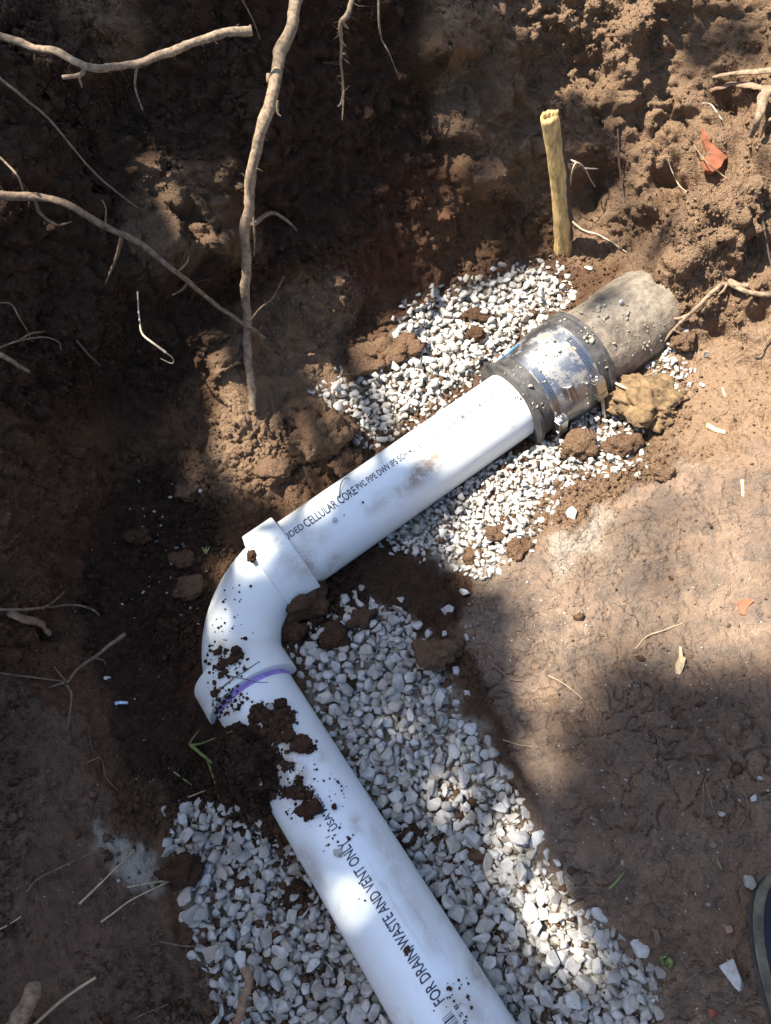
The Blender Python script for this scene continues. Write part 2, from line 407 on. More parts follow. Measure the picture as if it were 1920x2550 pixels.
def rbf_fit(xy, z):
    n = len(xy); K = np.linalg.norm(xy[:, None]-xy[None], axis=2)
    A = np.zeros((n+3, n+3)); A[:n, :n] = -K+np.eye(n)*0.02
    A[:n, n] = 1; A[:n, n+1:] = xy; A[n, :n] = 1; A[n+1:, :n] = xy.T
    return np.linalg.solve(A, np.concatenate([z, np.zeros(3)]))
RBFW = rbf_fit(fp[:, :2], fp[:, 2])
WALL = [  # foot of the cut: pixel x, pixel y, height, tan of slope
 (-420,2750,.12,2.2),(-300,2250,.13,2.2),(-110,1880,.11,2.2),(110,1600,.06,2.5),(215,1400,.02,2.8),(252,1235,0,2.9),(400,1100,0,2.6),(545,985,.03,1.75),(690,880,.03,1.55),
 (870,800,.02,1.9),(1000,722,.02,2.6),(1190,655,.02,2.3),(1395,612,.04,1.45),(1560,640,.05,1.1),(1690,738,.06,1.0),(1810,850,.085,.9),(1960,930,.11,0.85),(2250,1050,.14,1.0),(2600,1400,.15,1.3)]
wp = [P(a, b, c)[:2] for a, b, c, d in WALL]; ws = [d for *_, d in WALL]
wp += [np.array([1.15, -0.4]), np.array([0.7, -1.1]), np.array([-0.2, -1.2]), np.array([-0.75, -0.8])]; ws += [1.6, 1.6, 1.8, 2.0]
wp = np.array(wp); ws = np.array(ws)
GRADE = 0.56
gx = np.arange(-2.6, 2.6001, 0.008)
HX, HY = np.meshgrid(gx, gx); pts = np.stack([HX.ravel(), HY.ravel()], 1)
K = np.zeros(len(pts))
for i in range(len(fp)): K -= RBFW[i]*np.hypot(pts[:, 0]-fp[i, 0], pts[:, 1]-fp[i, 1])
flo = np.clip(K+RBFW[len(fp)]+pts@RBFW[len(fp)+1:], -0.05, 0.16)
p3 = np.column_stack([pts, np.zeros(len(pts))])
warp = np.column_stack([fbm(p3*4.3+3.1, 3, 11), fbm(p3*4.3+9.7, 3, 12)])*0.028
q2 = pts+warp; dmin = np.full(len(pts), 9.0); sl = np.zeros(len(pts)); ins = np.zeros(len(pts), bool)
for i in range(len(wp)):
    a, b = wp[i], wp[(i+1) % len(wp)]; ab = b-a
    t = np.clip(((q2-a)@ab)/(ab@ab), 0, 1); d = np.linalg.norm(q2-a-t[:, None]*ab, axis=1)
    n_ = d < dmin; dmin = np.where(n_, d, dmin); sl = np.where(n_, ws[i]*(1-t)+ws[(i+1) % len(wp)]*t, sl)
    if a[1] != b[1]:
        ins ^= ((q2[:, 1] < a[1]) != (q2[:, 1] < b[1])) & (q2[:, 0] < (b[0]-a[0])*(q2[:, 1]-a[1])/(b[1]-a[1])+a[0])
dout = np.where(ins, -dmin, dmin)
rise = np.where(dout > -0.03, (np.maximum(dout+0.03, 0)**2/(np.maximum(dout+0.03, 0)+0.05))*sl, 0)
grade = GRADE+0.03*fbm(p3*1.7, 3, 5)
for (cx_, cy_), h_, r_ in ((tuple(P(1655,745,.06)[:2]), .14, .075), ((0.61, .90), .08, .09), (tuple(P(606,1885,.02)[:2]), .05, .042), (tuple(P(645,1945,.02)[:2]), .055, .040), (tuple(P(490,1600,.0)[:2]), .02, .05), (tuple(P(600,1090,.03)[:2]), .03, .08)):
    flo = flo+h_*np.exp(-((pts[:, 0]-cx_)**2+(pts[:, 1]-cy_)**2)/r_**2)
hh = flo+rise
kk = 0.05; e = np.clip(0.5+0.5*(grade-hh)/kk, 0, 1); hh = grade*(1-e)+hh*e-kk*e*(1-e)
HG = hh.reshape(HX.shape); WALLNESS = np.clip((dout+0.02)/0.07, 0, 1).reshape(HX.shape)
def gsample(G, x, y):
    fx = np.clip((x+2.6)/0.008, 0, len(gx)-1.001); fy = np.clip((y+2.6)/0.008, 0, len(gx)-1.001)
    ix, iy = fx.astype(int), fy.astype(int); tx, ty = fx-ix, fy-iy
    return G[iy, ix]*(1-tx)*(1-ty)+G[iy, ix+1]*tx*(1-ty)+G[iy+1, ix]*(1-tx)*ty+G[iy+1, ix+1]*tx*ty
def macro_hit(px, py):
    d = ray(px, py); d = d/np.linalg.norm(d); ts = np.linspace(0.3, 3.0, 2700); p = CAM+ts[:, None]*d
    below = p[:, 2] < gsample(HG, p[:, 0], p[:, 1]); return p[np.argmax(below)]
# radial sheets, evenly spaced along the surface, finer where the photograph looks
NT, NR, CX, CY = 1400, 470, 0.02, 0.52
th = np.linspace(0, 2*PI, NT, endpoint=False)
rr = np.concatenate([np.linspace(0.004, 1.75, 900)])
X = CX+np.cos(th)[:, None]*rr; Y = CY+np.sin(th)[:, None]*rr
Z = gsample(HG, X, Y)
ds = np.sqrt(np.diff(rr)[None]**2+np.diff(Z, axis=1)**2)
vpx, vpy = proj(np.stack([X, Y, Z], 2).reshape(-1, 3))
infront = (np.stack([X, Y, Z], 2).reshape(-1, 3)-CAM)@FW > 0.1
vis = ((vpx > -120) & (vpx < 2040) & (vpy > -200) & (vpy < 2680) & infront).reshape(X.shape)
wgt = np.where(vis[:, 1:], 1.0, 0.10)*np.clip(rr[1:]/0.12, 0.35, 1)
cum = np.concatenate([np.zeros((NT, 1)), np.cumsum(ds*wgt, axis=1)], axis=1)
tgt = np.linspace(0, 1, NR)
RRs = np.array([np.interp(tgt*cum[i, -1], cum[i], rr) for i in range(NT)])
X = CX+np.cos(th)[:, None]*RRs; Y = CY+np.sin(th)[:, None]*RRs; Z = gsample(HG, X, Y)
PT = np.stack([X, Y, Z], 2)
def normals(PT):
    dth = np.roll(PT, -1, 0)-np.roll(PT, 1, 0); dr = np.gradient(PT, axis=1)
    n = np.cross(dr, dth); n /= np.linalg.norm(n, axis=2)[..., None]+1e-12
    n[n[..., 2] < 0] *= -1
    return n
NO = normals(PT).reshape(-1, 3); V = PT.reshape(-1, 3).copy()
wall = gsample(WALLNESS, V[:, 0], V[:, 1])
ppx, ppy = proj(V)
jx = ppx+38*fbm(V*22, 3, 31); jy = ppy+38*fbm(V*22+5, 3, 37)
M_CLAY = np.maximum(poly_mask([(1140,1540),(1190,1440),(1330,1360),(1480,1290),(1640,1215),(1760,1130),(1920,1060),(2450,1000),(2450,3300),(1660,3300),(1650,2560),(1470,2290),(1350,2120),(1300,1930),(1230,1740)], 3),
        0.45*poly_mask([(-480,1700),(60,1690),(170,1790),(200,1900),(330,2080),(400,2260),(500,2560),(500,3200),(-480,3200)], 3))
M_CLAY = np.maximum(M_CLAY, 0.7*poly_mask([(1690,830),(1800,800),(1920,780),(2100,900),(1920,1060),(1760,1130),(1690,1010)], 4))
M_CLAY = np.maximum(M_CLAY, 0.45*poly_mask([(720,700),(800,690),(900,700),(880,790),(800,800),(740,780)], 2))
M_CLAY *= 1-.32*poly_mask([(1330,1760),(1560,1700),(2100,1650),(2100,2420),(1700,2420),(1500,2290)], 6)  # trodden damp clay, darkened to put the lower bench's shade into its colour
M_RED = np.maximum(0.8*poly_mask([(690,760),(820,660),(960,560),(1060,600),(1110,690),(1000,740),(860,830),(740,850)], 6), 0.35*poly_mask([(0,980),(230,1000),(300,1150),(230,1480),(170,1560),(0,1600)], 6))
M_RED = np.maximum(M_RED, 0.4*poly_mask([(-500,1600),(200,1600),(420,2300),(520,3000),(-500,3000)], 6))
M_RED = np.maximum(M_RED, 0.5*poly_mask([(900,380),(1150,420),(1130,620),(960,560)], 8))
M_RED = np.maximum(M_RED, 0.5*poly_mask([(455,1560),(530,1500),(520,1720),(470,1720)], 3))
M_DARK = np.maximum(poly_mask([(240,1260),(420,1140),(560,1230),(520,1400),(620,1700),(720,2010),(640,2080),(420,2020),(330,1900),(250,1720),(190,1560)], 4), 0.8*poly_mask([(-500,-400),(1060,-400),(1060,100),(1100,420),(1000,560),(650,700),(560,900),(350,1100),(200,1050),(-500,1050)], 6))  # dark floor soil; left and back walls darkened to paint in their shade
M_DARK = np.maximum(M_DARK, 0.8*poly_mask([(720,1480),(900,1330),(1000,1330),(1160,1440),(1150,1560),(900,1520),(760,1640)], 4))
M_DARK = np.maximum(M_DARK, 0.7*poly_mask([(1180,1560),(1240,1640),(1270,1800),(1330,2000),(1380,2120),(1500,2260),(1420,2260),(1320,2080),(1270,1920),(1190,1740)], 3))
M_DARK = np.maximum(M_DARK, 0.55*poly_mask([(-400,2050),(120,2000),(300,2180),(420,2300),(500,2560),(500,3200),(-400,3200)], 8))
M_PALE = np.maximum(0.9*poly_mask([(250,2060),(330,2090),(390,2160),(370,2210),(290,2200),(240,2130)], 1), 0.45*poly_mask([(1370,1340),(1500,1310),(1520,1360),(1400,1420)], 3))
for gp_ in ([(770,1690),(900,1510),(1000,1530),(1110,1660),(1240,1910),(1340,2120),(1450,2290),(1610,2420),(1630,2700),(1350,2700),(1100,2300),(960,2050)], [(920,1330),(1060,1200),(1320,1100),(1580,1090),(1410,1200),(1300,1370),(1190,1430),(1000,1370)], [(740,1060),(960,890),(1030,770),(1250,690),(1370,665),(1420,730),(1200,930),(930,1100)], [(430,2050),(600,2030),(720,2130),(960,2480),(1000,2620),(590,2620),(510,2340),(450,2230)]):
    M_PALE = np.maximum(M_PALE, 0.6*poly_mask(gp_, 2))
M_PALE = np.maximum(M_PALE, 0.5*poly_mask([(470,2260),(520,2330),(570,2550),(520,2550),(470,2400)], 3))
M_DRY_SUN = np.maximum(0.74*poly_mask([(1060,-400),(2450,-400),(2450,1100),(1700,1160),(1480,1010),(1700,760),(1500,650),(1400,600),(1230,470),(1090,320)], 5), 0.75*poly_mask([(540,800),(800,690),(900,760),(860,900),(780,1040),(820,1150),(650,1260),(480,1230),(560,1000)], 4))  # pale dry soil on the right wall; heap lightened to paint its sunlight
M_DRY_SUN = np.maximum(M_DRY_SUN, 0.6*poly_mask([(320,420),(600,420),(610,680),(320,660)], 4)); M_DRY_SUN = np.maximum(M_DRY_SUN, 0.5*poly_mask([(150,-100),(360,-100),(360,170),(200,150)], 4))  # paler tone paints sunlight on the upper-left wall patches
M_DRY_SUN = np.maximum(M_DRY_SUN, 0.6*poly_mask([(1480,1150),(1700,1100),(1760,1130),(1480,1290),(1330,1360),(1330,1250)], 4))
A_dry_sun, A_clay, A_red, A_dark, A_pale = (np.clip(read_mask(k_, jx, jy), 0, 1) for k_ in (M_DRY_SUN, M_CLAY, M_RED, M_DARK, M_PALE))
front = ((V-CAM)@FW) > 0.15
for a_ in (A_dry_sun, A_red, A_dark, A_pale): a_[~front] *= 0
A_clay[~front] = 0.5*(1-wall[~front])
rough = np.clip(1-0.80*A_clay*(1-0.6*wall), 0.2, 1)
low1 = fbm(V*4.6+1.7, 3, 41); mid = fbm(V*13+2.2, 4, 47); bil = np.abs(fbm(V*34, 4, 53))
w1, w2 = worley(V*48+0.25*fbm(V*80, 2, 3)[:, None], 61)
w3, w4 = worley(V*118+0.3*fbm(V*160, 2, 5)[:, None], 67)
clump = np.clip(fbm(V*9+7, 3, 71)*1.3+0.45, 0, 1)
disp = wall*(0.030*low1+0.020*mid)+(1-wall)*0.006*low1
disp += rough*((0.010+0.013*wall)*(bil-0.35)+(0.4+0.6*clump)*(0.0115*(0.55-w1)+0.0075*(0.5-w3)))
disp += (1-rough)*(0.0055*mid+0.0055*bil)
sel = (A_clay > .3) & (wall < .6) & front
vc = V[sel]; ck = np.zeros(len(V))
c1, c2 = worley(vc*21+0.55*np.column_stack([fbm(vc*26+i*3.3, 3, 81+i) for i in range(3)]), 85)
c3, c4 = worley(vc*46+0.6*np.column_stack([fbm(vc*50+i*3.3, 2, 91+i) for i in range(3)]), 95)
g1 = np.clip((fbm(vc*8+4, 3, 87)+.10)*3, 0, 1); g2 = np.clip((fbm(vc*11+9, 3, 97)-.05)*3, 0, 1)
ck[sel] = .0055*g1*np.exp(-((c2-c1)/.050)**2)+.0030*g2*np.exp(-((c4-c3)/.075)**2)
disp -= ck*np.clip(A_clay*1.4, 0, 1)
# lumps and hollows that the photograph shows: pixel, radius, depth (+ out, - in)
for a_, b_, r_, d_ in [(400,430,.06,.075),(470,520,.065,.085),(520,610,.06,.08),(400,620,.055,.07),(560,450,.05,.04),(640,820,.05,.03),(560,860,.05,.05),(590,960,.05,.04),(720,830,.04,.035),(790,900,.04,.03),
   (840,740,.05,.03),(1110,130,.05,.06),(1270,190,.055,.07),(1170,320,.04,.05),(1300,110,.05,.03),(1240,420,.045,.03),(1170,430,.04,.035),
   (1450,500,.05,-.07),(1500,430,.045,-.06),(1660,430,.022,-.05),(1665,480,.02,-.04),(1800,240,.03,-.045),(1840,260,.03,-.04),(1910,440,.03,-.06),(1905,520,.03,-.04),(1480,190,.04,-.04),(1500,290,.035,-.05),(1400,170,.05,-.03),(1640,90,.03,-.03),
   (1590,60,.05,.03),(1720,250,.05,.02),(1690,660,.03,.02),(1850,650,.03,.02),(1880,620,.03,-.04),(1890,790,.02,-.03),(1790,830,.02,-.025),(250,80,.06,.05),(120,450,.06,.03),(60,1480,.05,.03),(120,1570,.02,-.03),(180,1230,.05,.03),(90,900,.08,.03),(300,1000,.06,-.03),
   (640,1290,.04,-.025),(1420,1340,.03,.012),(1330,1850,.03,.01)]:
    c_ = macro_hit(a_, b_); d2_ = ((V-c_)**2).sum(1)
    disp += d_*np.exp(-d2_/(r_*r_)*1.6)*(1+0.5*mid)
V += NO*disp[:, None]
# outer rings out to the horizon
outer = []
for r_ in (1.95, 2.2, 2.6, 3.4, 5, 8, 14, 25, 60, 150):
    outer.append(np.column_stack([CX+np.cos(th)*r_, CY+np.sin(th)*r_, np.full(NT, GRADE)+0.02*fbm(np.column_stack([np.cos(th)*r_, np.sin(th)*r_, th*0]), 2, 9)]))
nin = NT*NR
idx = np.arange(nin).reshape(NT, NR); full = np.concatenate([idx]+[np.arange(nin+i*NT, nin+(i+1)*NT)[:, None] for i in range(len(outer))], axis=1)
VA = np.concatenate([V]+outer); nx = np.roll(full, -1, 0)
FQ = np.stack([full[:, :-1], full[:, 1:], nx[:, 1:], nx[:, :-1]], 2).reshape(-1, 4)
me = big_mesh(VA, FQ)
pad = np.zeros(len(VA)-nin)
for nm, ar in (('clay', A_clay), ('red', A_red), ('dark', A_dark), ('pale', A_pale), ('dry', A_dry_sun)): set_attr(me, nm, np.concatenate([ar, pad]))
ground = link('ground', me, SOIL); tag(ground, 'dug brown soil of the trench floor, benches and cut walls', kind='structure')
# close the tiny hole at the centre of the rings
bpy.context.view_layer.update()
dg = bpy.context.evaluated_depsgraph_get()
BVH = BVHTree.FromObject(ground, dg)
def S(px, py, off=0.0):
    d = ray(px, py); d = d/np.linalg.norm(d)
    h = BVH.ray_cast(Vector(CAM), Vector(d))
    if h[0] is None: return P(px, py, 0)-d*off
    return np.array(h[0])-d*off
def SN(px, py):
    d = ray(px, py); h = BVH.ray_cast(Vector(CAM), Vector(d/np.linalg.norm(d)))
    n = np.array(h[1]); return np.array(h[0]), (n if n@d < 0 else -n)
def drop(x, y, z0=1.0):
    h = BVH.ray_cast(Vector((x, y, z0)), Vector((0, 0, -1)))
    return h[0].z if h[0] is not None else 0.0

# ------------------------------------------------------------------ PIPES
def cyl(d, u, s, t0, t1, r, nseg=110, nlen=40, wob=0.0, seed=0, prof=None, a0=0, a1=2*PI, thick=0.0):
    """lathe about a pipe axis; prof = [(t, r), ...] replaces the straight wall"""
    if prof is None: prof = [(t0+(t1-t0)*i/nlen, r) for i in range(nlen+1)]
    closed = abs(a1-a0-2*PI) < 1e-6
    n = nseg if closed else nseg+1
    V_ = []; F_ = []
    for (t, r_) in prof:
        for k in range(n):
            a = a0+(a1-a0)*k/nseg
            V_.append(Q+d*t+r_*(math.cos(a)*u+math.sin(a)*s))
    V_ = np.array(V_)
    if wob:
        w = V_-Q; ax = np.outer(w@d, d); rad = w-ax; ln = np.linalg.norm(rad, axis=1)[:, None]
        V_ = Q+ax+rad*(1+wob*(fbm(V_*18, 3, seed)+0.6*fbm(V_*70, 3, seed+4))[:, None])
    for i in range(len(prof)-1):
        for k in range(nseg):
            k2 = (k+1) % n
            F_.append((i*n+k, i*n+k2, (i+1)*n+k2, (i+1)*n+k))
    return mesh_from(V_, F_)
def sharp(me, ang=35):
    bm = bmesh.new(); bm.from_mesh(me); bmesh.ops.recalc_face_normals(bm, faces=bm.faces)
    for e_ in bm.edges:
        if len(e_.link_faces) == 2 and e_.calc_face_angle(0) > math.radians(ang): e_.smooth = False
    bm.to_mesh(me); bm.free(); return me

def wrap_text(txt, size, fit, t_start, t_end, ang, d, u, s, r, parent, mat, name='printed_text'):
    """lettering laid on the round of the pipe: runs from t_start to t_end, its middle line at angle ang"""
    cu = bpy.data.curves.new('t', 'FONT'); cu.body = txt; cu.size = 1.0; cu.fill_mode = 'BOTH'; cu.resolution_u = 3
    cu.offset = 0.012
    ob = bpy.data.objects.new('t', cu); COL.objects.link(ob); bpy.context.view_layer.update()
    tm = bpy.data.meshes.new_from_object(ob.evaluated_get(bpy.context.evaluated_depsgraph_get()))
    bpy.data.objects.remove(ob)
    bm = bmesh.new(); bm.from_mesh(tm)
    xs = [v.co.x for v in bm.verts]; x0, x1 = min(xs), max(xs)
    for _ in range(3):
        long_e = [e_ for e_ in bm.edges if e_.calc_length() > 0.22]
        if long_e: bmesh.ops.subdivide_edges(bm, edges=long_e, cuts=1)
    bmesh.ops.triangulate(bm, faces=bm.faces)
    sg = 1 if t_end > t_start else -1
    e_ = d*sg; n_ = math.cos(ang)*u+math.sin(ang)*s; upv = np.cross(n_, e_); tan = -math.sin(ang)*u+math.cos(ang)*s
    ga = 1 if upv@tan > 0 else -1
    for v in bm.verts:
        t = t_start+(t_end-t_start)*(v.co.x-x0)/(x1-x0)
        a = ang+ga*(v.co.y-0.35)*size/r
        v.co = Vector(Q+d*t+(r+0.0004)*(math.cos(a)*u+math.sin(a)*s))
    bm.to_mesh(tm); bm.free(); tm.materials.clear()
    return child(name, tm, mat, parent)

# upper pipe
p1 = empty('drain_pipe', tuple(Q+D1*0.37-U1*R_PIPE)); tag(p1, 'white plastic drain pipe between the elbow and the clamped rubber coupling', 'pipe')
child('pipe_wall', sharp(cyl(D1, U1, S1, 0, 0, 0, prof=[(0.12, R_PIPE-.006), (0.12, R_PIPE)]+[(0.12+0.5*i/150, R_PIPE) for i in range(1, 151)]+[(0.62, R_PIPE-.006)])), PVC, p1)
ta, aa = pipe_hit(1000, 1128, D1, U1, S1, R_PIPE); aa += 0.02
def t1(px, py): return pipe_hit(px, py, D1, U1, S1, R_PIPE)
_, a0_ = t1(735, 1322); _, a1_ = t1(822, 1262); _, a2_ = t1(980, 1152); _, a3_ = t1(1150, 1040)
wrap_text('EXTRUDED', .016, 1, t1(668, 1373)[0], t1(755, 1309)[0], a0_, D1, U1, S1, R_PIPE, p1, INK)
wrap_text('CELLULAR CORE', .0215, 1, t1(758, 1306)[0], t1(886, 1219)[0], a1_, D1, U1, S1, R_PIPE, p1, INK)
wrap_text('PVC PIPE DWV IPS SCH 40 SERIES', .0165, 1, t1(890, 1217)[0], t1(1070, 1096)[0], a2_, D1, U1, S1, R_PIPE, p1, INK)
wrap_text('NSF\u00ae-dwv ASTM F891-24 PPFA', .0165, 1, t1(1074, 1093)[0], t1(1224, 987)[0], a3_, D1, U1, S1, R_PIPE, p1, INK)
# lower pipe
p2 = empty('drain_pipe', tuple(Q+D2*0.4-U2*R_PIPE)); tag(p2, 'white plastic drain pipe running toward the viewer, printed FOR DRAIN, WASTE AND VENT ONLY', 'pipe')
child('pipe_wall', sharp(cyl(D2, U2, S2, 0, 0, 0, prof=[(0.11, R_PIPE-.006), (0.11, R_PIPE)]+[(0.11+1.0*i/200, R_PIPE) for i in range(1, 201)]+[(1.11, R_PIPE-.006)])), PVC2, p2)
child('primer_stain', cyl(D2, U2, S2, 0, 0, 0, prof=[(0.145, R_PIPE+.0003), (0.1565, R_PIPE+.0003)], a0=-1.75, a1=1.1), PURPLE, p2)
def t2(px, py): return pipe_hit(px, py, D2, U2, S2, R_PIPE)
_, b0_ = t2(975, 2300); _, b1_ = t2(806, 2020)
wrap_text('FOR DRAIN, WASTE AND VENT ONLY', .0185, 1, t2(1092, 2502)[0], t2(858, 2092)[0], b0_, D2, U2, S2, R_PIPE, p2, INK)
wrap_text('USA Made in', .0135, 1, t2(836, 2064)[0], t2(772, 1962)[0], b1_, D2, U2, S2, R_PIPE, p2, INK)
# barcode
tb, ab = t2(1118, 2537); bm = bmesh.new(); rb = random.Random(3)
k_ = 0.0
while k_ < 0.030:
    w_ = rb.choice((.0007, .0007, .0013, .002)); vs_ = []
    for (tt, da) in ((0, -.0065), (0, .0065), (w_, .0065), (w_, -.0065)):
        vs_.append(bm.verts.new(Vector(on_pipe(D2, U2, S2, tb-.004+k_+tt, ab+da/R_PIPE, R_PIPE+.0004))))
    bm.faces.new(vs_); k_ += w_+rb.choice((.0006, .001, .0013))
tm = bpy.data.meshes.new('m'); bm.to_mesh(tm); bm.free(); child('barcode', tm, INK, p2)
_, ab2 = t2(1150, 2530)
wrap_text('0 0 9 5 8', .007, 1, tb+.03, tb-.006, ab2, D2, U2, S2, R_PIPE, p2, INK)

# elbow
el = empty('pipe_elbow', tuple(Q+np.array([0.04, 0.02, -R_PIPE]))); tag(el, 'white plastic quarter-bend elbow fitting joining the two drain pipes, soil on it', 'pipe fitting')
RB = 0.152; cc = Q+D1*RB+D2*RB; path = []
for i in range(33):
    f_ = i/32*PI/2; path.append(cc-RB*(math.cos(f_)*D1*0+0)-(RB*math.cos(f_)*D1+RB*math.sin(f_)*D2)*0)
path = [cc-RB*(math.sin(f_)*D1+math.cos(f_)*D2) for f_ in np.linspace(0, PI/2, 33)]   # from D1 leg round to D2 leg
path = [Q+D1*0.15]+path+[Q+D2*0.142]
child('bend', tube_mesh(path, 0.0572, 72, cap=False), FIT, el)
def collar(d, u, s, ta_, tb_):
    ro = 0.0692
    return sharp(cyl(d, u, s, 0, 0, 0, nseg=96, prof=[(ta_, .0570), (ta_+.002, .0628), (ta_+.004, ro-.0006), (ta_+.006, ro), (tb_-.0015, ro), (tb_, ro-.0012), (tb_, R_PIPE+.0004), (tb_-.012, R_PIPE)]), 28)
child('socket', collar(D1, U1, S1, 0.107, 0.164), FIT, el)
child('socket', collar(D2, U2, S2, 0.098, 0.149), FIT, el)
# moulding ring on the back of the bend
ring = []
fm = PI/4; cen = cc-RB*(math.sin(fm)*D1+math.cos(fm)*D2); outw = cen-cc; outw /= np.linalg.norm(outw)
nrm = 0.55*outw+0.84*np.array([0, 0, 1]); nrm /= np.linalg.norm(nrm); tg = np.cross(nrm, np.array([0, 0, 1])); tg /= np.linalg.norm(tg); bt = np.cross(nrm, tg)
for k in range(29):
    a = 2*PI*k/28; w = cen+nrm*.0572+0.022*(math.cos(a)*tg+math.sin(a)*bt)
    # pull back on to the bend
    rel = w-cc; h_ = rel@np.cross(D1, D2)/np.linalg.norm(np.cross(D1, D2)); pl = rel-h_*np.cross(D1, D2); pl = pl/np.linalg.norm(pl)*RB
    ax_ = cc+pl; dv = w-ax_; ring.append(ax_+dv/np.linalg.norm(dv)*.0570)
child('mould_mark', tube_mesh(ring, 0.0007, 6, cap=False), FIT, el)

# rubber coupling with clamps
cp = empty('pipe_coupling', tuple(Q+D1*0.65-U1*0.075)); tag(cp, 'black rubber pipe coupling with steel shield and two band clamps', 'pipe coupling')
RC = lambda t: 0.0715+(0.0800-0.0715)*min(1, max(0, (t-.625)/.05))
prof = [(.584, R_PIPE+.001), (.5825, .0745), (.584, .0775), (.590, .0775), (.592, .0730)]+[(t, RC(t)) for t in np.linspace(.598, .722, 20)]+[(.724, .0835), (.732, .0835), (.734, .076), (.733, .070)]
child('rubber_sleeve', sharp(cyl(D1, U1, S1, 0, 0, 0, nseg=96, prof=prof, wob=0.004, seed=3), 40), RUBBER, cp)
sh = child('steel_shield', sharp(cyl(D1, U1, S1, 0, 0, 0, nseg=64, prof=[(.6130, RC(.613)), (.6131, RC(.613)+.0016)]+[(t, RC(t)+.0016) for t in np.linspace(.62, .705, 16)]+[(.7051, RC(.705))], a0=-1.3, a1=2.8)), DSTEEL, cp)
for k_, (tc_, hpx) in enumerate((( .6205, (1352, 1078)), (.694, (1450, 985)))):
    hw = .0062; rcl = max(RC(tc_-hw), RC(tc_+hw))+.0030
    cl = child('clamp_band', sharp(cyl(D1, U1, S1, 0, 0, 0, nseg=96, prof=[(tc_-hw, rcl-.0016), (tc_-hw, rcl), (tc_+hw, rcl), (tc_+hw, rcl-.0016)], a0=.12, a1=3.0)), STEEL, cp)
    _, ah = pipe_hit(*hpx, D1, U1, S1, rcl)
    # punched slots of the worm band
    bm = bmesh.new()
    for j in range(22):
        a = ah-0.2-j*0.042; vs_ = []
        for (tt, da) in ((-.0050, -.008), (.0050, -.002), (.0050, .012), (-.0050, .006)):
            vs_.append(bm.verts.new(Vector(on_pipe(D1, U1, S1, tc_+tt, a+da, rcl+.0003))))
        bm.faces.new(vs_)
    tm = bpy.data.meshes.new('m'); bm.to_mesh(tm); bm.free()
    o_ = link('band_slots', tm, STEELD, cl)
    # screw housing and screw
    c0 = on_pipe(D1, U1, S1, tc_, ah, rcl+.005); nrm = math.cos(ah)*U1+math.sin(ah)*S1; tg = -math.sin(ah)*U1+math.cos(ah)*S1
    def obox(c, ax, hs, bev=.0012):
        bm = bmesh.new(); bmesh.ops.create_cube(bm, size=2.0)
        for v in bm.verts: v.co = Vector(np.array(c)+v.co.x*hs[0]*ax[0]+v.co.y*hs[1]*ax[1]+v.co.z*hs[2]*ax[2])
        bmesh.ops.recalc_face_normals(bm, faces=bm.faces)
        bmesh.ops.bevel(bm, geom=bm.edges[:], offset=bev, segments=2, affect='EDGES'); m_ = bpy.data.meshes.new('m'); bm.to_mesh(m_); bm.free(); return m_
    sc = link('screw_housing', obox(c0, (D1, tg, nrm), (.0095, .011, .0066)), STEEL, cl)
    link('housing_foot', obox(c0+tg*.017-nrm*.001, (D1, tg, nrm), (.0100, .0055, .0070)), STEEL, cl)
    link('lug', obox(c0-tg*.012-nrm*.001, (D1, tg, nrm), (.009, .004, .006)), STEEL, cl)
    sp_ = [c0-tg*.02, c0-tg*.004, c0+tg*.026, c0+tg*.056-np.array([0, 0, .006])]
    link('clamp_screw', tube_mesh(catmull(sp_, 4), [.0034]*13, 10), STEEL, cl)
tb_, ab_ = pipe_hit(1418, 975, D1, U1, S1, .082)
c0 = on_pipe(D1, U1, S1, tb_, ab_, .086); tg = -math.sin(ab_)*U1+math.cos(ab_)*S1
bl = child('tightening_bolt', tube_mesh([c0-tg*.013, c0-tg*.0125, c0-tg*.009, c0-tg*.0088, c0+tg*.0145, c0+tg*.015], [.0065, .0092, .0092, .0072, .0072, .006], 18), STEEL, cp)
tb2, ab2 = pipe_hit(1268, 880, D1, U1, S1, .0725)
me = cyl(D1, U1, S1, 0, 0, 0, nseg=6, prof=[(t, RC(t)+.002) for t in np.linspace(tb2-.020, tb2+.022, 6)], a0=ab2-.035, a1=ab2+.035)
child('blue_stripe', me, BLUE, cp)
# old pipe
op = empty('old_pipe', tuple(Q+D1*0.85-U1*0.0735)); tag(op, 'old grey dirt-crusted clay pipe running out of the soil bank', 'pipe')
child('pipe_wall', sharp(cyl(D1, U1, S1, 0, 0, 0, nseg=110, prof=[(.70, .060), (.70, .0735)]+[(.70+.5*i/90, .0735+.0010*math.sin(i*.3)) for i in range(1, 91)]+[(1.2, .06)], wob=0.010, seed=9), 50), OLDPIPE, op)

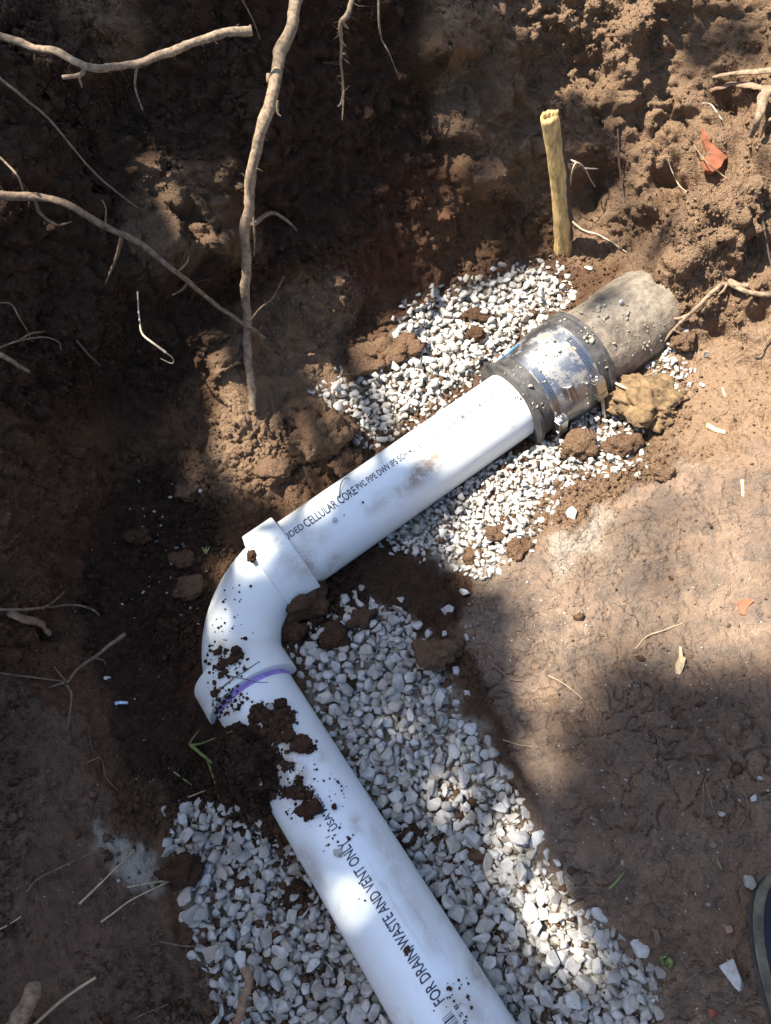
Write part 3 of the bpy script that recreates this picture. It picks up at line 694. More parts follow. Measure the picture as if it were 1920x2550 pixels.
MUD = np.zeros(gxx.shape)
for pl_, v_, b_ in (([(1000,1215),(1035,1150),(1110,1100),(1185,1045),(1205,1062),(1140,1125),(1070,1190),(1010,1235)], 1, 1), ([(1235,915),(1285,935),(1310,1010),(1265,1040),(1240,985)], .9, 1), ([(900,1265),(1010,1195),(1015,1225),(920,1285)], .7, 2), ([(780,1430),(840,1375),(858,1392),(800,1440)], .8, 1), ([(690,1390),(770,1350),(800,1430),(720,1450)], .7, 2), ([(740,1310),(820,1330),(800,1360),(740,1360)], .5, 2),
   ([(730,2105),(775,2110),(820,2220),(780,2200)], .6, 2), ([(905,2050),(935,2050),(1110,2380),(1080,2380)], .55, 3), ([(1150,2360),(1200,2410),(1225,2490),(1180,2440)], .8, 1), ([(870,2010),(900,2040),(905,2080),(880,2060)], .9, 1), ([(780,1870),(820,1880),(815,1900),(785,1895)], .8, 1), ([(640,1770),(760,1860),(790,2020),(700,2000),(640,1900)], .8, 3), ([(520,1560),(640,1640),(560,1700)], .7, 2), ([(540,1740),(600,1720),(580,1790)], .8, 2), ([(1080,2450),(1180,2480),(1240,2560),(1120,2560)], .6, 3)):
    MUD = np.maximum(MUD, v_*poly_mask(pl_, b_))
for o in (p1, p2, el):
    for c in o.children:
        if c.name.split('.')[0] in ('pipe_wall', 'bend', 'socket'):
            co = np.array([v.co[:] for v in c.data.vertices]); mx, my = proj(co); set_attr(c.data, 'mud', np.where((co-CAM)@FW > .1, read_mask(MUD, mx, my), 0))
# a ray test against the pipes, for dirt lying on them
bpy.context.view_layer.update(); dg = bpy.context.evaluated_depsgraph_get()
PIPES = []
for o in (p1, p2, el, cp, op):
    for c in o.children:
        if c.name.split('.')[0] in ('pipe_wall', 'bend', 'socket', 'rubber_sleeve', 'steel_shield'):
            PIPES.append(BVHTree.FromObject(c, dg))
def pipe_cast(px, py):
    d = ray(px, py); d = d/np.linalg.norm(d); best = None
    for b in PIPES:
        h = b.ray_cast(Vector(CAM), Vector(d))
        if h[0] is not None and (best is None or h[3] < best[2]): best = (np.array(h[0]), np.array(h[1]), h[3])
    if best is None: return None
    p, n, _ = best
    return p, (n if n@d < 0 else -n)

# ------------------------------------------------------------------ STONES
def stone_mesh(seed, npt=13, bev=0.05):
    r = random.Random(seed); bm = bmesh.new()
    el_ = (1.0, r.uniform(.52, .9), r.uniform(.36, .70))
    for _ in range(npt):
        v = Vector((r.gauss(0, 1), r.gauss(0, 1), r.gauss(0, 1))).normalized()*r.uniform(.80, 1.0)
        bm.verts.new((v.x*el_[0]*.5, v.y*el_[1]*.5, v.z*el_[2]*.5))
    g = bmesh.ops.convex_hull(bm, input=bm.verts)
    bmesh.ops.delete(bm, geom=[v for v in bm.verts if not v.link_faces], context='VERTS')
    bmesh.ops.dissolve_limit(bm, angle_limit=math.radians(17), verts=bm.verts, edges=bm.edges)
    if bev: bmesh.ops.bevel(bm, geom=bm.edges[:], offset=bev*.5, segments=1, affect='EDGES', clamp_overlap=True)
    bmesh.ops.triangulate(bm, faces=bm.faces)
    for f_ in bm.faces: f_.smooth = False
    m_ = bpy.data.meshes.new('m'); bm.to_mesh(m_); bm.free(); return m_
PROTO = [stone_mesh(100+i) for i in range(22)]
for p_ in PROTO: p_.materials.append(STONE)
SMALLP = [stone_mesh(300+i, 9, 0) for i in range(10)]
def arrays(me):
    v = np.empty(len(me.vertices)*3, np.float32); me.vertices.foreach_get('co', v)
    f_ = np.empty(len(me.loops), np.int32); me.loops.foreach_get('vertex_index', f_)
    return v.reshape(-1, 3), f_.reshape(-1, 3)
PA = [arrays(p_) for p_ in PROTO]; SA = [arrays(p_) for p_ in SMALLP]
def rot_rand(rng, tilt=0.5):
    a = rng.uniform(0, 2*PI); ca, sa = math.cos(a), math.sin(a)
    Rz = np.array([[ca, -sa, 0], [sa, ca, 0], [0, 0, 1]])
    b, c = rng.normal(0, tilt), rng.normal(0, tilt)
    Rx = np.array([[1, 0, 0], [0, math.cos(b), -math.sin(b)], [0, math.sin(b), math.cos(b)]])
    Ry = np.array([[math.cos(c), 0, math.sin(c)], [0, 1, 0], [-math.sin(c), 0, math.cos(c)]])
    return Rx@Ry@Rz
def join(items, src, attrs=None):
    """items: (proto index, R, scale, loc, {attr: value}) -> one mesh"""
    Vs, Fs = [], []; off = 0; at_ = {k: [] for k in (attrs or ())}
    for (i, R_, s_, l_, av) in items:
        v, f_ = src[i]; Vs.append((v*s_)@R_.T+l_); Fs.append(f_+off); off += len(v)
        for k in at_: at_[k].append(np.full(len(v), av[k], np.float32))
    me = big_mesh(np.concatenate(Vs), np.concatenate(Fs), smooth=False)
    for k in at_: set_attr(me, k, np.concatenate(at_[k]))
    return me
GRAVEL = [  # polygon, size range, share covered
 ([(770,1690),(730,1600),(800,1560),(900,1500),(1000,1520),(1110,1650),(1130,1770),(1190,1830),(1240,1900),(1285,2000),(1330,2080),(1360,2180),(1450,2270),(1560,2350),(1620,2410),(1640,2700),(1350,2700),(1100,2300),(960,2050),(850,1850)], (.017, .041), 1.0),
 ([(900,1330),(1050,1190),(1200,1140),(1330,1090),(1480,1050),(1600,1080),(1590,1160),(1420,1200),(1350,1270),(1310,1370),(1200,1440),(1130,1400),(1000,1370)], (.011, .025), 0.98),
 ([(1380,1010),(1500,960),(1560,1030),(1600,1090),(1480,1090),(1400,1080)], (.012, .025), 0.97),
 ([(720,1060),(800,970),(960,880),(1000,810),(1020,760),(1130,715),(1250,680),(1370,655),(1430,720),(1330,830),(1200,930),(1060,1030),(930,1110),(860,1060)], (.014, .036), 0.97),
 ([(420,2040),(480,2010),(600,2020),(720,2120),(830,2290),(960,2480),(1010,2620),(580,2620),(505,2340),(455,2250),(440,2130)], (.017, .040), 1.0),
 ([(1600,850),(1680,800),(1700,880),(1730,930),(1690,990),(1640,980),(1610,930)], (.011, .022), 0.9),
]
HOLES = poly_mask([(560,2010),(740,2010),(780,2200),(680,2160),(620,2100)], 2)
HOLES = np.maximum(HOLES, poly_mask([(760,1540),(900,1480),(1000,1520),(880,1620)], 2))
HOLES = np.maximum(HOLES, 0.85*poly_mask([(1100,770),(1180,740),(1220,800),(1150,850)], 1))
HOLES = np.maximum(HOLES, 0.9*poly_mask([(860,1000),(960,930),(1010,890),(960,880),(860,950)], 1))
HOLES = np.maximum(HOLES, 0.8*poly_mask([(1200,1060),(1340,1100),(1240,1180),(1170,1140)], 2))
rng = np.random.default_rng(11)
placed = []   # (loc, size)
cell = {}
def ok(p, r, k):
    c = (int(p[0]//.03), int(p[1]//.03), k)
    for a in (-1, 0, 1):
        for b in (-1, 0, 1):
            for (q_, rq) in cell.get((c[0]+a, c[1]+b, k), ()):
                if (q_[0]-p[0])**2+(q_[1]-p[1])**2 < (0.5*(r+rq))**2: return False
    return True
for poly, (s0, s1), cover in GRAVEL:
    pm = poly_mask(poly, 4); xs = [a for a, _ in poly]; ys = [b for _, b in poly]
    area = (max(xs)-min(xs))*(max(ys)-min(ys))
    for layer, (tries, pk, lift) in enumerate(((int(area/36), .50, .05), (int(area/40), .56, .34), (int(area/90), .9, .60))):
        for _ in range(tries):
            px, py = rng.uniform(min(xs)-40, max(xs)+40), rng.uniform(min(ys)-40, max(ys)+40)
            e_ = rm1(pm, px, py)
            if rng.random() > min(1, e_*1.25)**1.5*cover: continue
            if rng.random() < rm1(HOLES, px, py)*.93: continue
            if layer >= 1 and e_ < (.85, .95)[layer-1]: continue
            s_ = s0+(s1-s0)*rng.beta(1.1, 2.7)
            p = S(px, py)
            if not ok(p, s_*pk, layer): continue
            c_ = p+np.array([0, 0, lift*s_*rng.uniform(.6, 1.3)])
            if axis_dist(c_[None])[0] < s_*.22: continue
            cell.setdefault((int(p[0]//.03), int(p[1]//.03), layer), []).append((p, s_*pk))
            placed.append((c_, s_))
# how large each shows
def shown(i):
    c_, s_ = placed[i]; return s_/max((c_-CAM)@FW, .1)
def onscreen(c_):
    x, y = proj(c_[None]); return -20 < x[0] < 1940 and -20 < y[0] < 2570
order = sorted([i for i in range(len(placed)) if onscreen(placed[i][0])], key=lambda i: -shown(i))
big = set(order[:300])
gb_items = []
rngs = np.random.default_rng(5)
for poly, _, cover in GRAVEL:
    pm = poly_mask(poly, 3); xs = [a for a, _ in poly]; ys = [b for _, b in poly]
    for _ in range(int((max(xs)-min(xs))*(max(ys)-min(ys))/190)):
        px, py = rngs.uniform(min(xs)-30, max(xs)+30), rngs.uniform(min(ys)-30, max(ys)+30)
        if rngs.random() > rm1(pm, px, py): continue
        p = S(px, py)
        if axis_dist(p[None])[0] < .001: continue
        s_ = rngs.uniform(.005, .016)
        gb_items.append((rngs.integers(len(SA)), rot_rand(rngs, .6), s_, p+np.array([0, 0, .0015]), {'tone': rngs.random()}))
gb = link('gravel_bed', join(gb_items, SA, ('tone',)), STONE); tag(gb, 'bed of pale grey crushed stone around the white pipes', kind='structure')
rest = []
for i, (c_, s_) in enumerate(placed):
    R_ = rot_rand(rng, .45)
    if i in big:
        o = bpy.data.objects.new('stone', PROTO[int(rng.integers(len(PROTO)))]); COL.objects.link(o)
        M4 = Matrix([[*(R_[r_]*s_), c_[r_]] for r_ in range(3)]+[[0, 0, 0, 1]])
        o.parent = gb; o.matrix_world = M4
    else:
        rest.append((int(rng.integers(len(PA))), R_, s_, c_, {'tone': rng.random()}))
o = link('small_stones', join(rest, PA, ('tone',)), STONE, gb); tag(o, kind='stuff')
print('stones', len(placed), 'rest', len(rest))

# stones lying on their own
def loose(px, py, s_, label, seed, on=None, lift=.25, tilt=.3):
    hp = pipe_cast(px, py) if on == 'pipe' else None
    p = hp[0] if hp else S(px, py)
    R_ = rot_rand(np.random.default_rng(seed), tilt)
    o = bpy.data.objects.new('loose_stone', PROTO[seed % len(PROTO)]); COL.objects.link(o)
    nn = hp[1] if hp else np.array([0, 0, 1.0])
    c_ = p+nn*s_*lift
    o.matrix_world = Matrix([[*(R_[r_]*s_), c_[r_]] for r_ in range(3)]+[[0, 0, 0, 1]])
    return tag(o, label, 'stone', 'loose stones lying apart from the gravel bed')
for a in [
 (483,2277,.040,'largest flat grey stone at the left edge of the lower gravel',1),
 (1812,2420,.042,'long pale stone lying on dark clay beside the boot',2),
 (1640,2422,.020,'pale stone on dark clay beside the tiny green sprig',3),
 (1615,2410,.014,'small rounded stone just left of the green sprig',4),
 (1860,2195,.021,'squarish white stone on dark clay above the boot toe',5),
 (1795,2025,.013,'small round pebble right of centre on the shaded clay bench',6),
 (1875,1990,.013,'small grey pebble at the right edge of the shaded clay bench',7),
 (1385,2149,.015,'small oval stone just above the right edge of lower gravel',8),
 (1330,2105,.014,'small stone perched on the bank beside the lower gravel',9),
 (1115,1522,.024,'flat pale stone lying on dark soil above the brown clod',10),
 (1107,1578,.013,'small pale stone between the flat stone and the brown clod',11),
 (1162,1590,.015,'pale stone right of the brown clod at the bench foot',12),
 (1157,1475,.024,'tall white stone standing below the upper gravel',13),
 (902,1466,.020,'grey oval stone on dark soil below the upper pipe',14),
 (1420,1285,.026,'white stone lying on soil at the top edge of the sunlit bench',15),
 (1757,890,.020,'bright white pebble alone on the sunlit right bank',16),
 (1747,960,.012,'tiny white pebble below the lone one on the right bank',17),
 (1466,672,.019,'bright white stone high on the bank left of the old pipe',18),
 (1425,745,.020,'white stone lying against the left side of the old pipe',19),
 (648,1947,.012,'small grey stone on black soil left of the lower pipe',20),
 (845,968,.030,'long white stone at the left tip of the back gravel',21),
 (425,1240,.013,'small white stone on dark floor below the sunlit heap',22),
 (500,1225,.012,'small white stone at the shadow edge of the sunlit heap',23),
 (475,1515,.012,'small buff stone on loose soil left of the elbow',24),
 (340,1355,.010,'small grey pebble on the dark trench floor at left',25),
 (270,1690,.012,'pale knobbly pebble near the bare twig at left',26),
 (745,2060,.0,'',0)]:
    if a[2] > 0: loose(*a)
loose(845,2125,.018,'grey pebble resting on the lower pipe beside its lettering',31,on='pipe',lift=.2)
loose(833,1296,.011,'small grey pebble resting on the upper pipe below its lettering',32,on='pipe',lift=.2)
loose(672,1765,.016,'pale pebble caught in the dark soil on the lower pipe',33,on='pipe',lift=.35)
loose(1548,757,.016,'cream stone resting on top of the old grey pipe',34,on='pipe',lift=.25)
loose(965,2485,.036,'grey stone leaning on the lower pipe at bottom edge, upper of two',35,lift=.4)
loose(990,2520,.030,'grey stone leaning on the lower pipe at bottom edge, lower of two',36,lift=.4)
loose(1215,1290,.012,'small stone in the middle of the fine sunlit gravel',37)

# ------------------------------------------------------------------ CLODS
def clod_mesh(seed, size, el_=(1, .8, .65), sub=5, rough=1.0):
    bm = bmesh.new(); bmesh.ops.create_icosphere(bm, subdivisions=sub, radius=0.5)
    v = np.array([x.co[:] for x in bm.verts]); n_ = v/np.linalg.norm(v, axis=1)[:, None]
    sd = seed*3.7
    d = .26*fbm(n_*1.5+sd, 3, seed)+rough*(.10*np.abs(fbm(n_*4+sd, 3, seed+2))-.03)
    w1_, _ = worley(n_*5+sd+.3*fbm(n_*6, 2, seed)[:, None], seed); d += rough*.09*(.5-w1_)
    w2_, _ = worley(n_*12+sd, seed+5); d += rough*.085*(.5-w2_)+rough*.03*fbm(n_*22+sd, 2, seed+9)
    v = (v+n_*d[:, None]*.8)*np.array(el_)*size
    for x, c in zip(bm.verts, v): x.co = c
    for f_ in bm.faces: f_.smooth = True
    m_ = bpy.data.meshes.new('m'); bm.to_mesh(m_); bm.free()
    return m_
def clod(px, py, size, label, seed, el_=(1, .8, .65), mat=None, lift=.22, on=None, dark=.3, sub=4, rz=0, cat='soil clod', name='soil_clod', clay=0.0, rough=1.0):
    me = clod_mesh(seed, size, el_, sub, rough)
    for nm, vv in (('dark', dark), ('clay', clay), ('red', .15), ('pale', 0), ('dry', max(0, .5-dark))): set_attr(me, nm, np.full(len(me.vertices), vv))
    o = link(name, me, mat or SOIL)
    hp = pipe_cast(px, py) if on else None
    if hp: c_ = hp[0]+hp[1]*size*lift
    else: c_ = S(px, py)+np.array([0, 0, size*lift])
    o.location = c_; o.rotation_euler = (random.uniform(-.2, .2), random.uniform(-.2, .2), rz)
    return tag(o, label, cat, 'soil clods' if mat is None else None)
clod(800,1105,.105,'biggest brown soil clod, lying against the upper pipe on its far side',1,(1,.75,.75),sub=5,rz=.7,dark=.1)
clod(860,1165,.062,'dark lump of soil between the biggest clod and the upper pipe',2,dark=.3,rz=.3)
clod(757,1035,.066,'rounded brown clod at the left end of the back gravel',3,(1,.8,.6),dark=.1)
clod(950,905,.075,'brown clod heap between back wall and back gravel, nearest the wall foot',4,(1.2,.8,.6),dark=.15,sub=5)
clod(1010,880,.055,'crumbly clod on the right end of the heap by the back gravel',5,dark=.15)
clod(890,930,.050,'low crumbly clod on the left end of the heap by the back gravel',6,dark=.1)
clod(1185,840,.032,'small dark clod standing in the middle of the back gravel',7,dark=.4)
clod(1195,795,.040,'dark lump of soil lying in the shaded part of the back gravel',8,(1.3,.7,.5),dark=.5)
clod(1095,1635,.056,'round brown clod at the foot of the clay bench, on the gravel edge',9,(1,.72,.7),dark=.1,lift=.3)
clod(1440,1130,.056,'square brown clod on sunlit gravel below the coupling',10,(1,.85,.75),dark=.1,lift=.3)
clod(1545,1120,.050,'brown clod between the square clod and the yellow clay lump',11,dark=.2)
clod(760,1510,.072,'dark clod wedged in the crook of the elbow',12,(1.2,.75,.7),dark=.4,rz=.4,lift=.25)
clod(835,1585,.044,'dark clod below the elbow crook, on the gravel edge',13,dark=.6)
clod(735,1580,.040,'black crumbly clod against the inside of the bend',14,dark=.7)
clod(900,1545,.040,'brown lump in the soil between elbow and clay bench',15,dark=.4)
clod(985,1275,.030,'dark round clod in the fine gravel beside the upper pipe',16,dark=.6)
clod(1232,1335,.034,'small brown clod in the fine sunlit gravel',17,dark=.15)
clod(1180,1385,.034,'brown clod at the lower left of the fine sunlit gravel',18,dark=.2)
clod(1290,1375,.040,'brown clod where the fine gravel meets the bench',19,dark=.2)
clod(455,2170,.048,'dark clod at the upper left edge of the lower gravel',20,(1,.7,.6),dark=.7)
clod(605,2190,.028,'small brown clod in the gravel left of the lower pipe',21,dark=.5)
clod(735,2230,.040,'black lump in the gravel against the lower pipe on its left',22,dark=.8)
clod(1020,2085,.030,'dark brown clod in the gravel right of the lower pipe, under the lettering',23,dark=.5)
clod(1190,2130,.022,'tiny brown clod in the middle of the right-hand gravel',24,dark=.2)
clod(870,1705,.024,'dark crumb cluster in the gravel right of the elbow',25,dark=.7)
clod(1600,1055,.0,'',0) if False else None
clod(1605,1018,.102,'yellow clay lump with a twig on it beside the old pipe',29,(1.1,.9,.48),mat=YCLAY,sub=5,lift=.13,rough=.85,cat='clay lump',name='clay_lump',rz=-.4)
clod(1650,1185,.030,'low brown clod under the yellow clay lump',28,dark=.1)
clod(1700,860,.040,'brown clod between the root and the white pebble on the right bank',29,dark=.1)
clod(470,1230,.040,'crumbly clod at the left tip of the sunlit heap',30,dark=.1)
clod(690,1180,.055,'brown clod at the right foot of the sunlit heap',31,(1.2,.8,.5),dark=.1)
clod(480,1470,.045,'brown clod left of the elbow bend',32,dark=.15)
clod(455,1400,.035,'dark brown clod above the elbow at left',33,dark=.3)
clod(345,1340,.036,'dark clod at the foot of the left wall',34,dark=.5)
clod(775,2017,.027,'dark oval clod on the lower pipe beside the lettering',40,(1,.7,.7),on=1,dark=.75,lift=.25,rz=.3)
clod(752,1855,.022,'brown clod in the soil spilled across the lower pipe',41,on=1,dark=.5,lift=.25)
clod(718,1838,.020,'dark clod in the soil spilled on the lower pipe, left of the brown clod',42,on=1,dark=.7,lift=.2)
clod(632,1382,.022,'dark crumb stuck on the elbow below its upper socket',43,(.6,1,.6),on=1,dark=.55,lift=.15)
clod(585,1640,.017,'dark soil lodged against the lower socket of the elbow',44,(1.4,.7,.5),on=1,dark=.6,lift=.1,rz=.6)
clod(556,1655,.015,'dark soil at the left end of the lower socket',45,(1.3,.8,.5),on=1,dark=.6,lift=.1,rz=.6)

# ------------------------------------------------------------------ CRUMBS of soil (nobody could count them)
def crumb_proto(seed):
    r = random.Random(seed); bm = bmesh.new(); bmesh.ops.create_icosphere(bm, subdivisions=1, radius=.5)
    for v in bm.verts: v.co = v.co*r.uniform(.65, 1.25); v.co.z *= .85
    bmesh.ops.triangulate(bm, faces=bm.faces); m_ = bpy.data.meshes.new('m'); bm.to_mesh(m_); bm.free(); return arrays(m_)
def crumb_proto0(seed):
    v, f_ = crumb_proto(seed); bm = bmesh.new(); bmesh.ops.create_icosphere(bm, subdivisions=1, radius=.5)
    bm.free(); return v, f_
def ico0(seed):
    r = random.Random(seed); g = (1+5**.5)/2
    vv = np.array([(-1, g, 0), (1, g, 0), (-1, -g, 0), (1, -g, 0), (0, -1, g), (0, 1, g), (0, -1, -g), (0, 1, -g), (g, 0, -1), (g, 0, 1), (-g, 0, -1), (-g, 0, 1)], float)
    vv /= np.linalg.norm(vv[0])*2; vv = vv*np.array([[r.uniform(.7, 1.3)] for _ in vv])
    ff = np.array([(0, 11, 5), (0, 5, 1), (0, 1, 7), (0, 7, 10), (0, 10, 11), (1, 5, 9), (5, 11, 4), (11, 10, 2), (10, 7, 6), (7, 1, 8), (3, 9, 4), (3, 4, 2), (3, 2, 6), (3, 6, 8), (3, 8, 9), (4, 9, 5), (2, 4, 11), (6, 2, 10), (8, 6, 7), (9, 8, 1)], np.int32)
    return vv.astype(np.float32), ff
CR = [ico0(50+i) for i in range(12)]
rngc = np.random.default_rng(21)
inpic = front & (ppx > -60) & (ppx < 1980) & (ppy > -60) & (ppy < 2610)
wv = (rough**1.1)*(0.25+clump)*inpic
wv = wv*np.where(A_dark > .5, 1.5, 1.0)*np.where(wall > .8, 1.0, 1.1)
area_w = np.repeat(np.ones((NT, 1)), NR, 1).ravel()*np.hypot(V[:, 0]-CX, V[:, 1]-CY)
wv = wv*area_w; wv /= wv.sum()
pick = rngc.choice(len(V), 42000, p=wv)
items = []
for i in pick:
    s_ = min(.0022*math.exp(rngc.normal(.32, .58)), .013)
    if A_clay[i] > .5: s_ = min(s_*.62, .0045)
    p = V[i]+rngc.normal(0, .0012, 3)
    items.append((int(rngc.integers(12)), rot_rand(rngc, 1.0), s_, p, {'clay': A_clay[i], 'dark': float(np.clip(A_dark[i]+rngc.normal(0, .15), 0, 1)), 'red': A_red[i], 'pale': 0.0, 'dry': A_dry_sun[i]}))
AT = ('clay', 'dark', 'red', 'pale', 'dry')
o = link('soil_crumbs', join(items, CR, AT), SOIL); tag(o, 'loose crumbs of soil scattered over trench floor and walls', kind='stuff')
items = []
wv2 = wv*np.where(A_clay > .5, .15, 1.0)*(clump**2+.1)*np.where((A_dark > .4) & (wall < .5), 3.0, 1.0); wv2 /= wv2.sum()
for i in rngc.choice(len(V), 7500, p=wv2):
    s_ = min(.0075*math.exp(rngc.normal(0, .45)), .022)
    items.append((int(rngc.integers(len(SA))), rot_rand(rngc, 1.0), s_, V[i]+NO[i]*s_*.12, {'clay': 0., 'dark': float(np.clip(A_dark[i]+rngc.normal(0, .2), 0, 1)), 'red': A_red[i], 'pale': 0.0, 'dry': float(A_dry_sun[i]*rngc.uniform(.5, 1))}))
o = link('soil_lumps', join(items, SA, AT), SOIL); tag(o, 'broken lumps of soil lying loose on the cut walls and floor', kind='stuff')
# soil spilled on the pipes
SPILL = [([(640,1745),(700,1770),(720,1830),(790,1860),(790,1900),(760,1960),(770,2010),(740,2030),(700,1960),(690,1990),(640,1960),(620,1800)], 1900, .0028),
 ([(515,1590),(590,1635),(625,1655),(550,1690),(522,1700)], 130, .0026), ([(530,1700),(620,1730),(570,1790),(530,1790)], 100, .003),
 ([(700,1860),(860,1950),(900,2120),(800,2110),(720,2030)], 70, .0024), ([(520,1500),(640,1440),(620,1600),(530,1620)], 34, .002), ([(650,1760),(720,1760),(740,1800),(680,1830)], 220, .004),
 ([(1080,2420),(1160,2440),(1180,2540),(1090,2500)], 25, .002), ([(800,1250),(1080,1060),(1120,1100),(850,1330)], 12, .002), ([(800,2050),(1000,2300),(1120,2500),(900,2300)], 10, .0016)]
items = []
for poly, n_, sz in SPILL:
    pm = poly_mask(poly, 1); xs = [a for a, _ in poly]; ys = [b for _, b in poly]; c_ = 0; g_ = 0
    while c_ < n_ and g_ < n_*8:
        g_ += 1; px, py = rngc.uniform(min(xs), max(xs)), rngc.uniform(min(ys), max(ys))
        q_ = .5+.5*rm1(NZ1, px, py)
        if rngc.random() > rm1(pm, px, py)*(min(1, max(0, q_-.30)*3.2) if n_ > 300 else 1): continue
        h = pipe_cast(px, py)
        if h is None: continue
        c_ += 1; s_ = sz*math.exp(rngc.normal(0, .5))
        items.append((int(rngc.integers(12)), rot_rand(rngc, 1), s_, h[0]+h[1]*s_*rngc.uniform(.1, .5), {'clay': 0., 'dark': float(rngc.uniform(.25, .95)), 'red': .15, 'pale': 0., 'dry': 0.}))
o = link('spilled_soil', join(items, CR, AT), SOIL); tag(o, 'dark crumbs of soil spilled over the elbow and lower pipe', kind='stuff')
# mortar grit on coupling and old pipe
items = []
for poly, n_, sz in [([(1380,760),(1480,740),(1560,730),(1570,800),(1500,850),(1420,920),(1370,900),(1330,860)], 260, .0052), ([(1230,900),(1330,900),(1400,950),(1370,1040),(1330,1060),(1280,960)], 90, .0042), ([(1440,920),(1480,1000),(1450,1010),(1420,950)], 60, .005), ([(1420,820),(1620,740),(1640,820),(1500,920)], 60, .004), ([(1560,880),(1640,800),(1660,850),(1600,900)], 40, .006)]:
    pm = poly_mask(poly, 2); xs = [a for a, _ in poly]; ys = [b for _, b in poly]
    for _ in range(n_*2):
        px, py = rngc.uniform(min(xs), max(xs)), rngc.uniform(min(ys), max(ys))
        if rngc.random() > rm1(pm, px, py): continue
        if rm1(NZ2, px, py) < -.1+.5*rngc.random()-.25: continue
        h = pipe_cast(px, py)
        if h is None: continue
        s_ = sz*.8*math.exp(rngc.normal(0, .75))
        if s_ > .016: continue
        items.append((int(rngc.integers(10)), rot_rand(rngc, 1), s_, h[0]+h[1]*s_*.08, {'tone': rngc.random()}))
o = link('mortar_grit', join(items, SA, ('tone',)), GRIT); tag(o, 'buff mortar grit scattered on the coupling and old pipe', kind='stuff')
# white specks on the clay bench
items = []
pm = M_CLAY
while len(items) < 900:
    px, py = rngc.uniform(1150, 1930), rngc.uniform(1380, 2560)
    w_ = 1.0 if (px-1280)**2+(py-1560)**2 < 150**2 else .28
    if rngc.random() > w_ or rm1(M_CLAY, px, py) < .5: continue
    items.append((int(rngc.integers(10)), rot_rand(rngc, 1), .0021*math.exp(rngc.normal(.1, .5)), S(px, py), {'tone': rngc.random()*.5+.3}))
for _ in range(44):
    px, py = rngc.uniform(290, 520), rngc.uniform(1190, 1560)
    items.append((int(rngc.integers(10)), rot_rand(rngc, 1), rngc.uniform(.004, .010), S(px, py, .001), {'tone': rngc.random()}))
for _ in range(160):
    px, py = rngc.uniform(0, 520), rngc.uniform(1200, 2300)
    items.append((int(rngc.integers(10)), rot_rand(rngc, 1), .0022*math.exp(rngc.normal(.1, .5)), S(px, py), {'tone': rngc.random()}))
o = link('stone_specks', join(items, SA, ('tone',)), STONE); tag(o, 'white specks of stone dust trodden into the clay bench', kind='stuff')

# ------------------------------------------------------------------ ROOTS, TWIGS, STRAWS
def root(name, label, cat, pts, r0, r1, mat, kids=(), rough=.18, group=None, sides=9, seed=None, flat=1.0, r_mid=None):
    """pts: (pixel x, pixel y, distance in front of the soil)"""
    seed = seed if seed is not None else int(abs(pts[0][0])+abs(pts[0][1])) % 91
    w = [S(a, b, c) for a, b, c in pts]
    path = catmull(w, 8); n_ = len(path); t = np.linspace(0, 1, n_)
    jit = np.column_stack([fbm(path*22+i*5, 3, seed+i) for i in range(3)])*min(r0, r1)*.55
    path = path+jit
    rad = (r0*(1-t)+r1*t)*(.74 if r0 > .0085 else .66 if r0 > .006 else .58)
    if kids:
        e_ = empty(name, tuple(path[-1])); child('stem', sharp(tube_mesh(path, rad, sides, rough, seed, flat=flat), 48), mat, e_)
        if r0 > .0055:
            rg = np.random.default_rng(seed); hv = []; hf = []
            for _h2 in range(46):
                a = path[int(rg.integers(1, n_-1))]; d_ = rg.normal(0, 1, 3); d_ /= np.linalg.norm(d_); ln_ = rg.uniform(.006, .03)
                b_ = a+d_*ln_*.55; c_ = b_+(d_*.5+rg.normal(0, .5, 3)+np.array([0, 0, -.5]))*ln_*.5; o_ = len(hv); w_ = np.cross(d_, RT)*.0004; w2_ = np.cross(d_, w_); w2_ *= .0004/(np.linalg.norm(w2_)+1e-9)
                hv += [a+w_, a-w_, a+w2_, b_+w_*.8, b_-w_*.8, b_+w2_*.8, c_]
                hf += [(o_, o_+1, o_+4), (o_, o_+4, o_+3), (o_+1, o_+2, o_+5), (o_+1, o_+5, o_+4), (o_+2, o_, o_+3), (o_+2, o_+3, o_+5), (o_+3, o_+4, o_+6), (o_+4, o_+5, o_+6), (o_+5, o_+3, o_+6)]
            tag(child('root_hairs', mesh_from(hv, hf, False), mat, e_), kind='stuff')
        for kp, k0, k1 in kids:
            kw = catmull([S(a, b, c) for a, b, c in kp], 6)
            child('rootlet', tube_mesh(kw, np.linspace(k0, k1, len(kw)), 6, .15, seed+1), mat, e_)
        o = e_
    else:
        o = link(name, sharp(tube_mesh(path, rad, sides, rough, seed, flat=flat), 48), mat)
    return tag(o, label, cat, group)
G_R = 'roots hanging in the trench'
root('root', 'thick upright root hanging down the back wall into the sunlit heap', 'root', [(742,-60,.05),(728,30,.06),(700,130,.09),(664,280,.10),(632,390,.10),(618,500,.09),(612,650,.07),(612,790,.05),(620,900,.045),(632,1022,.012)], .0125, .0085, BARKPALE,
     kids=[([(690,250,.09),(692,280,.085),(700,290,.08)], .003, .001), ([(630,520,.085),(634,600,.07),(632,640,.065)], .002, .001), ([(628,560,.05),(675,530,.03),(715,550,.02),(738,575,.005)], .004, .002), ([(672,190,.1),(668,205,.1)], .006, .003)], rough=.2, sides=14, group=G_R)
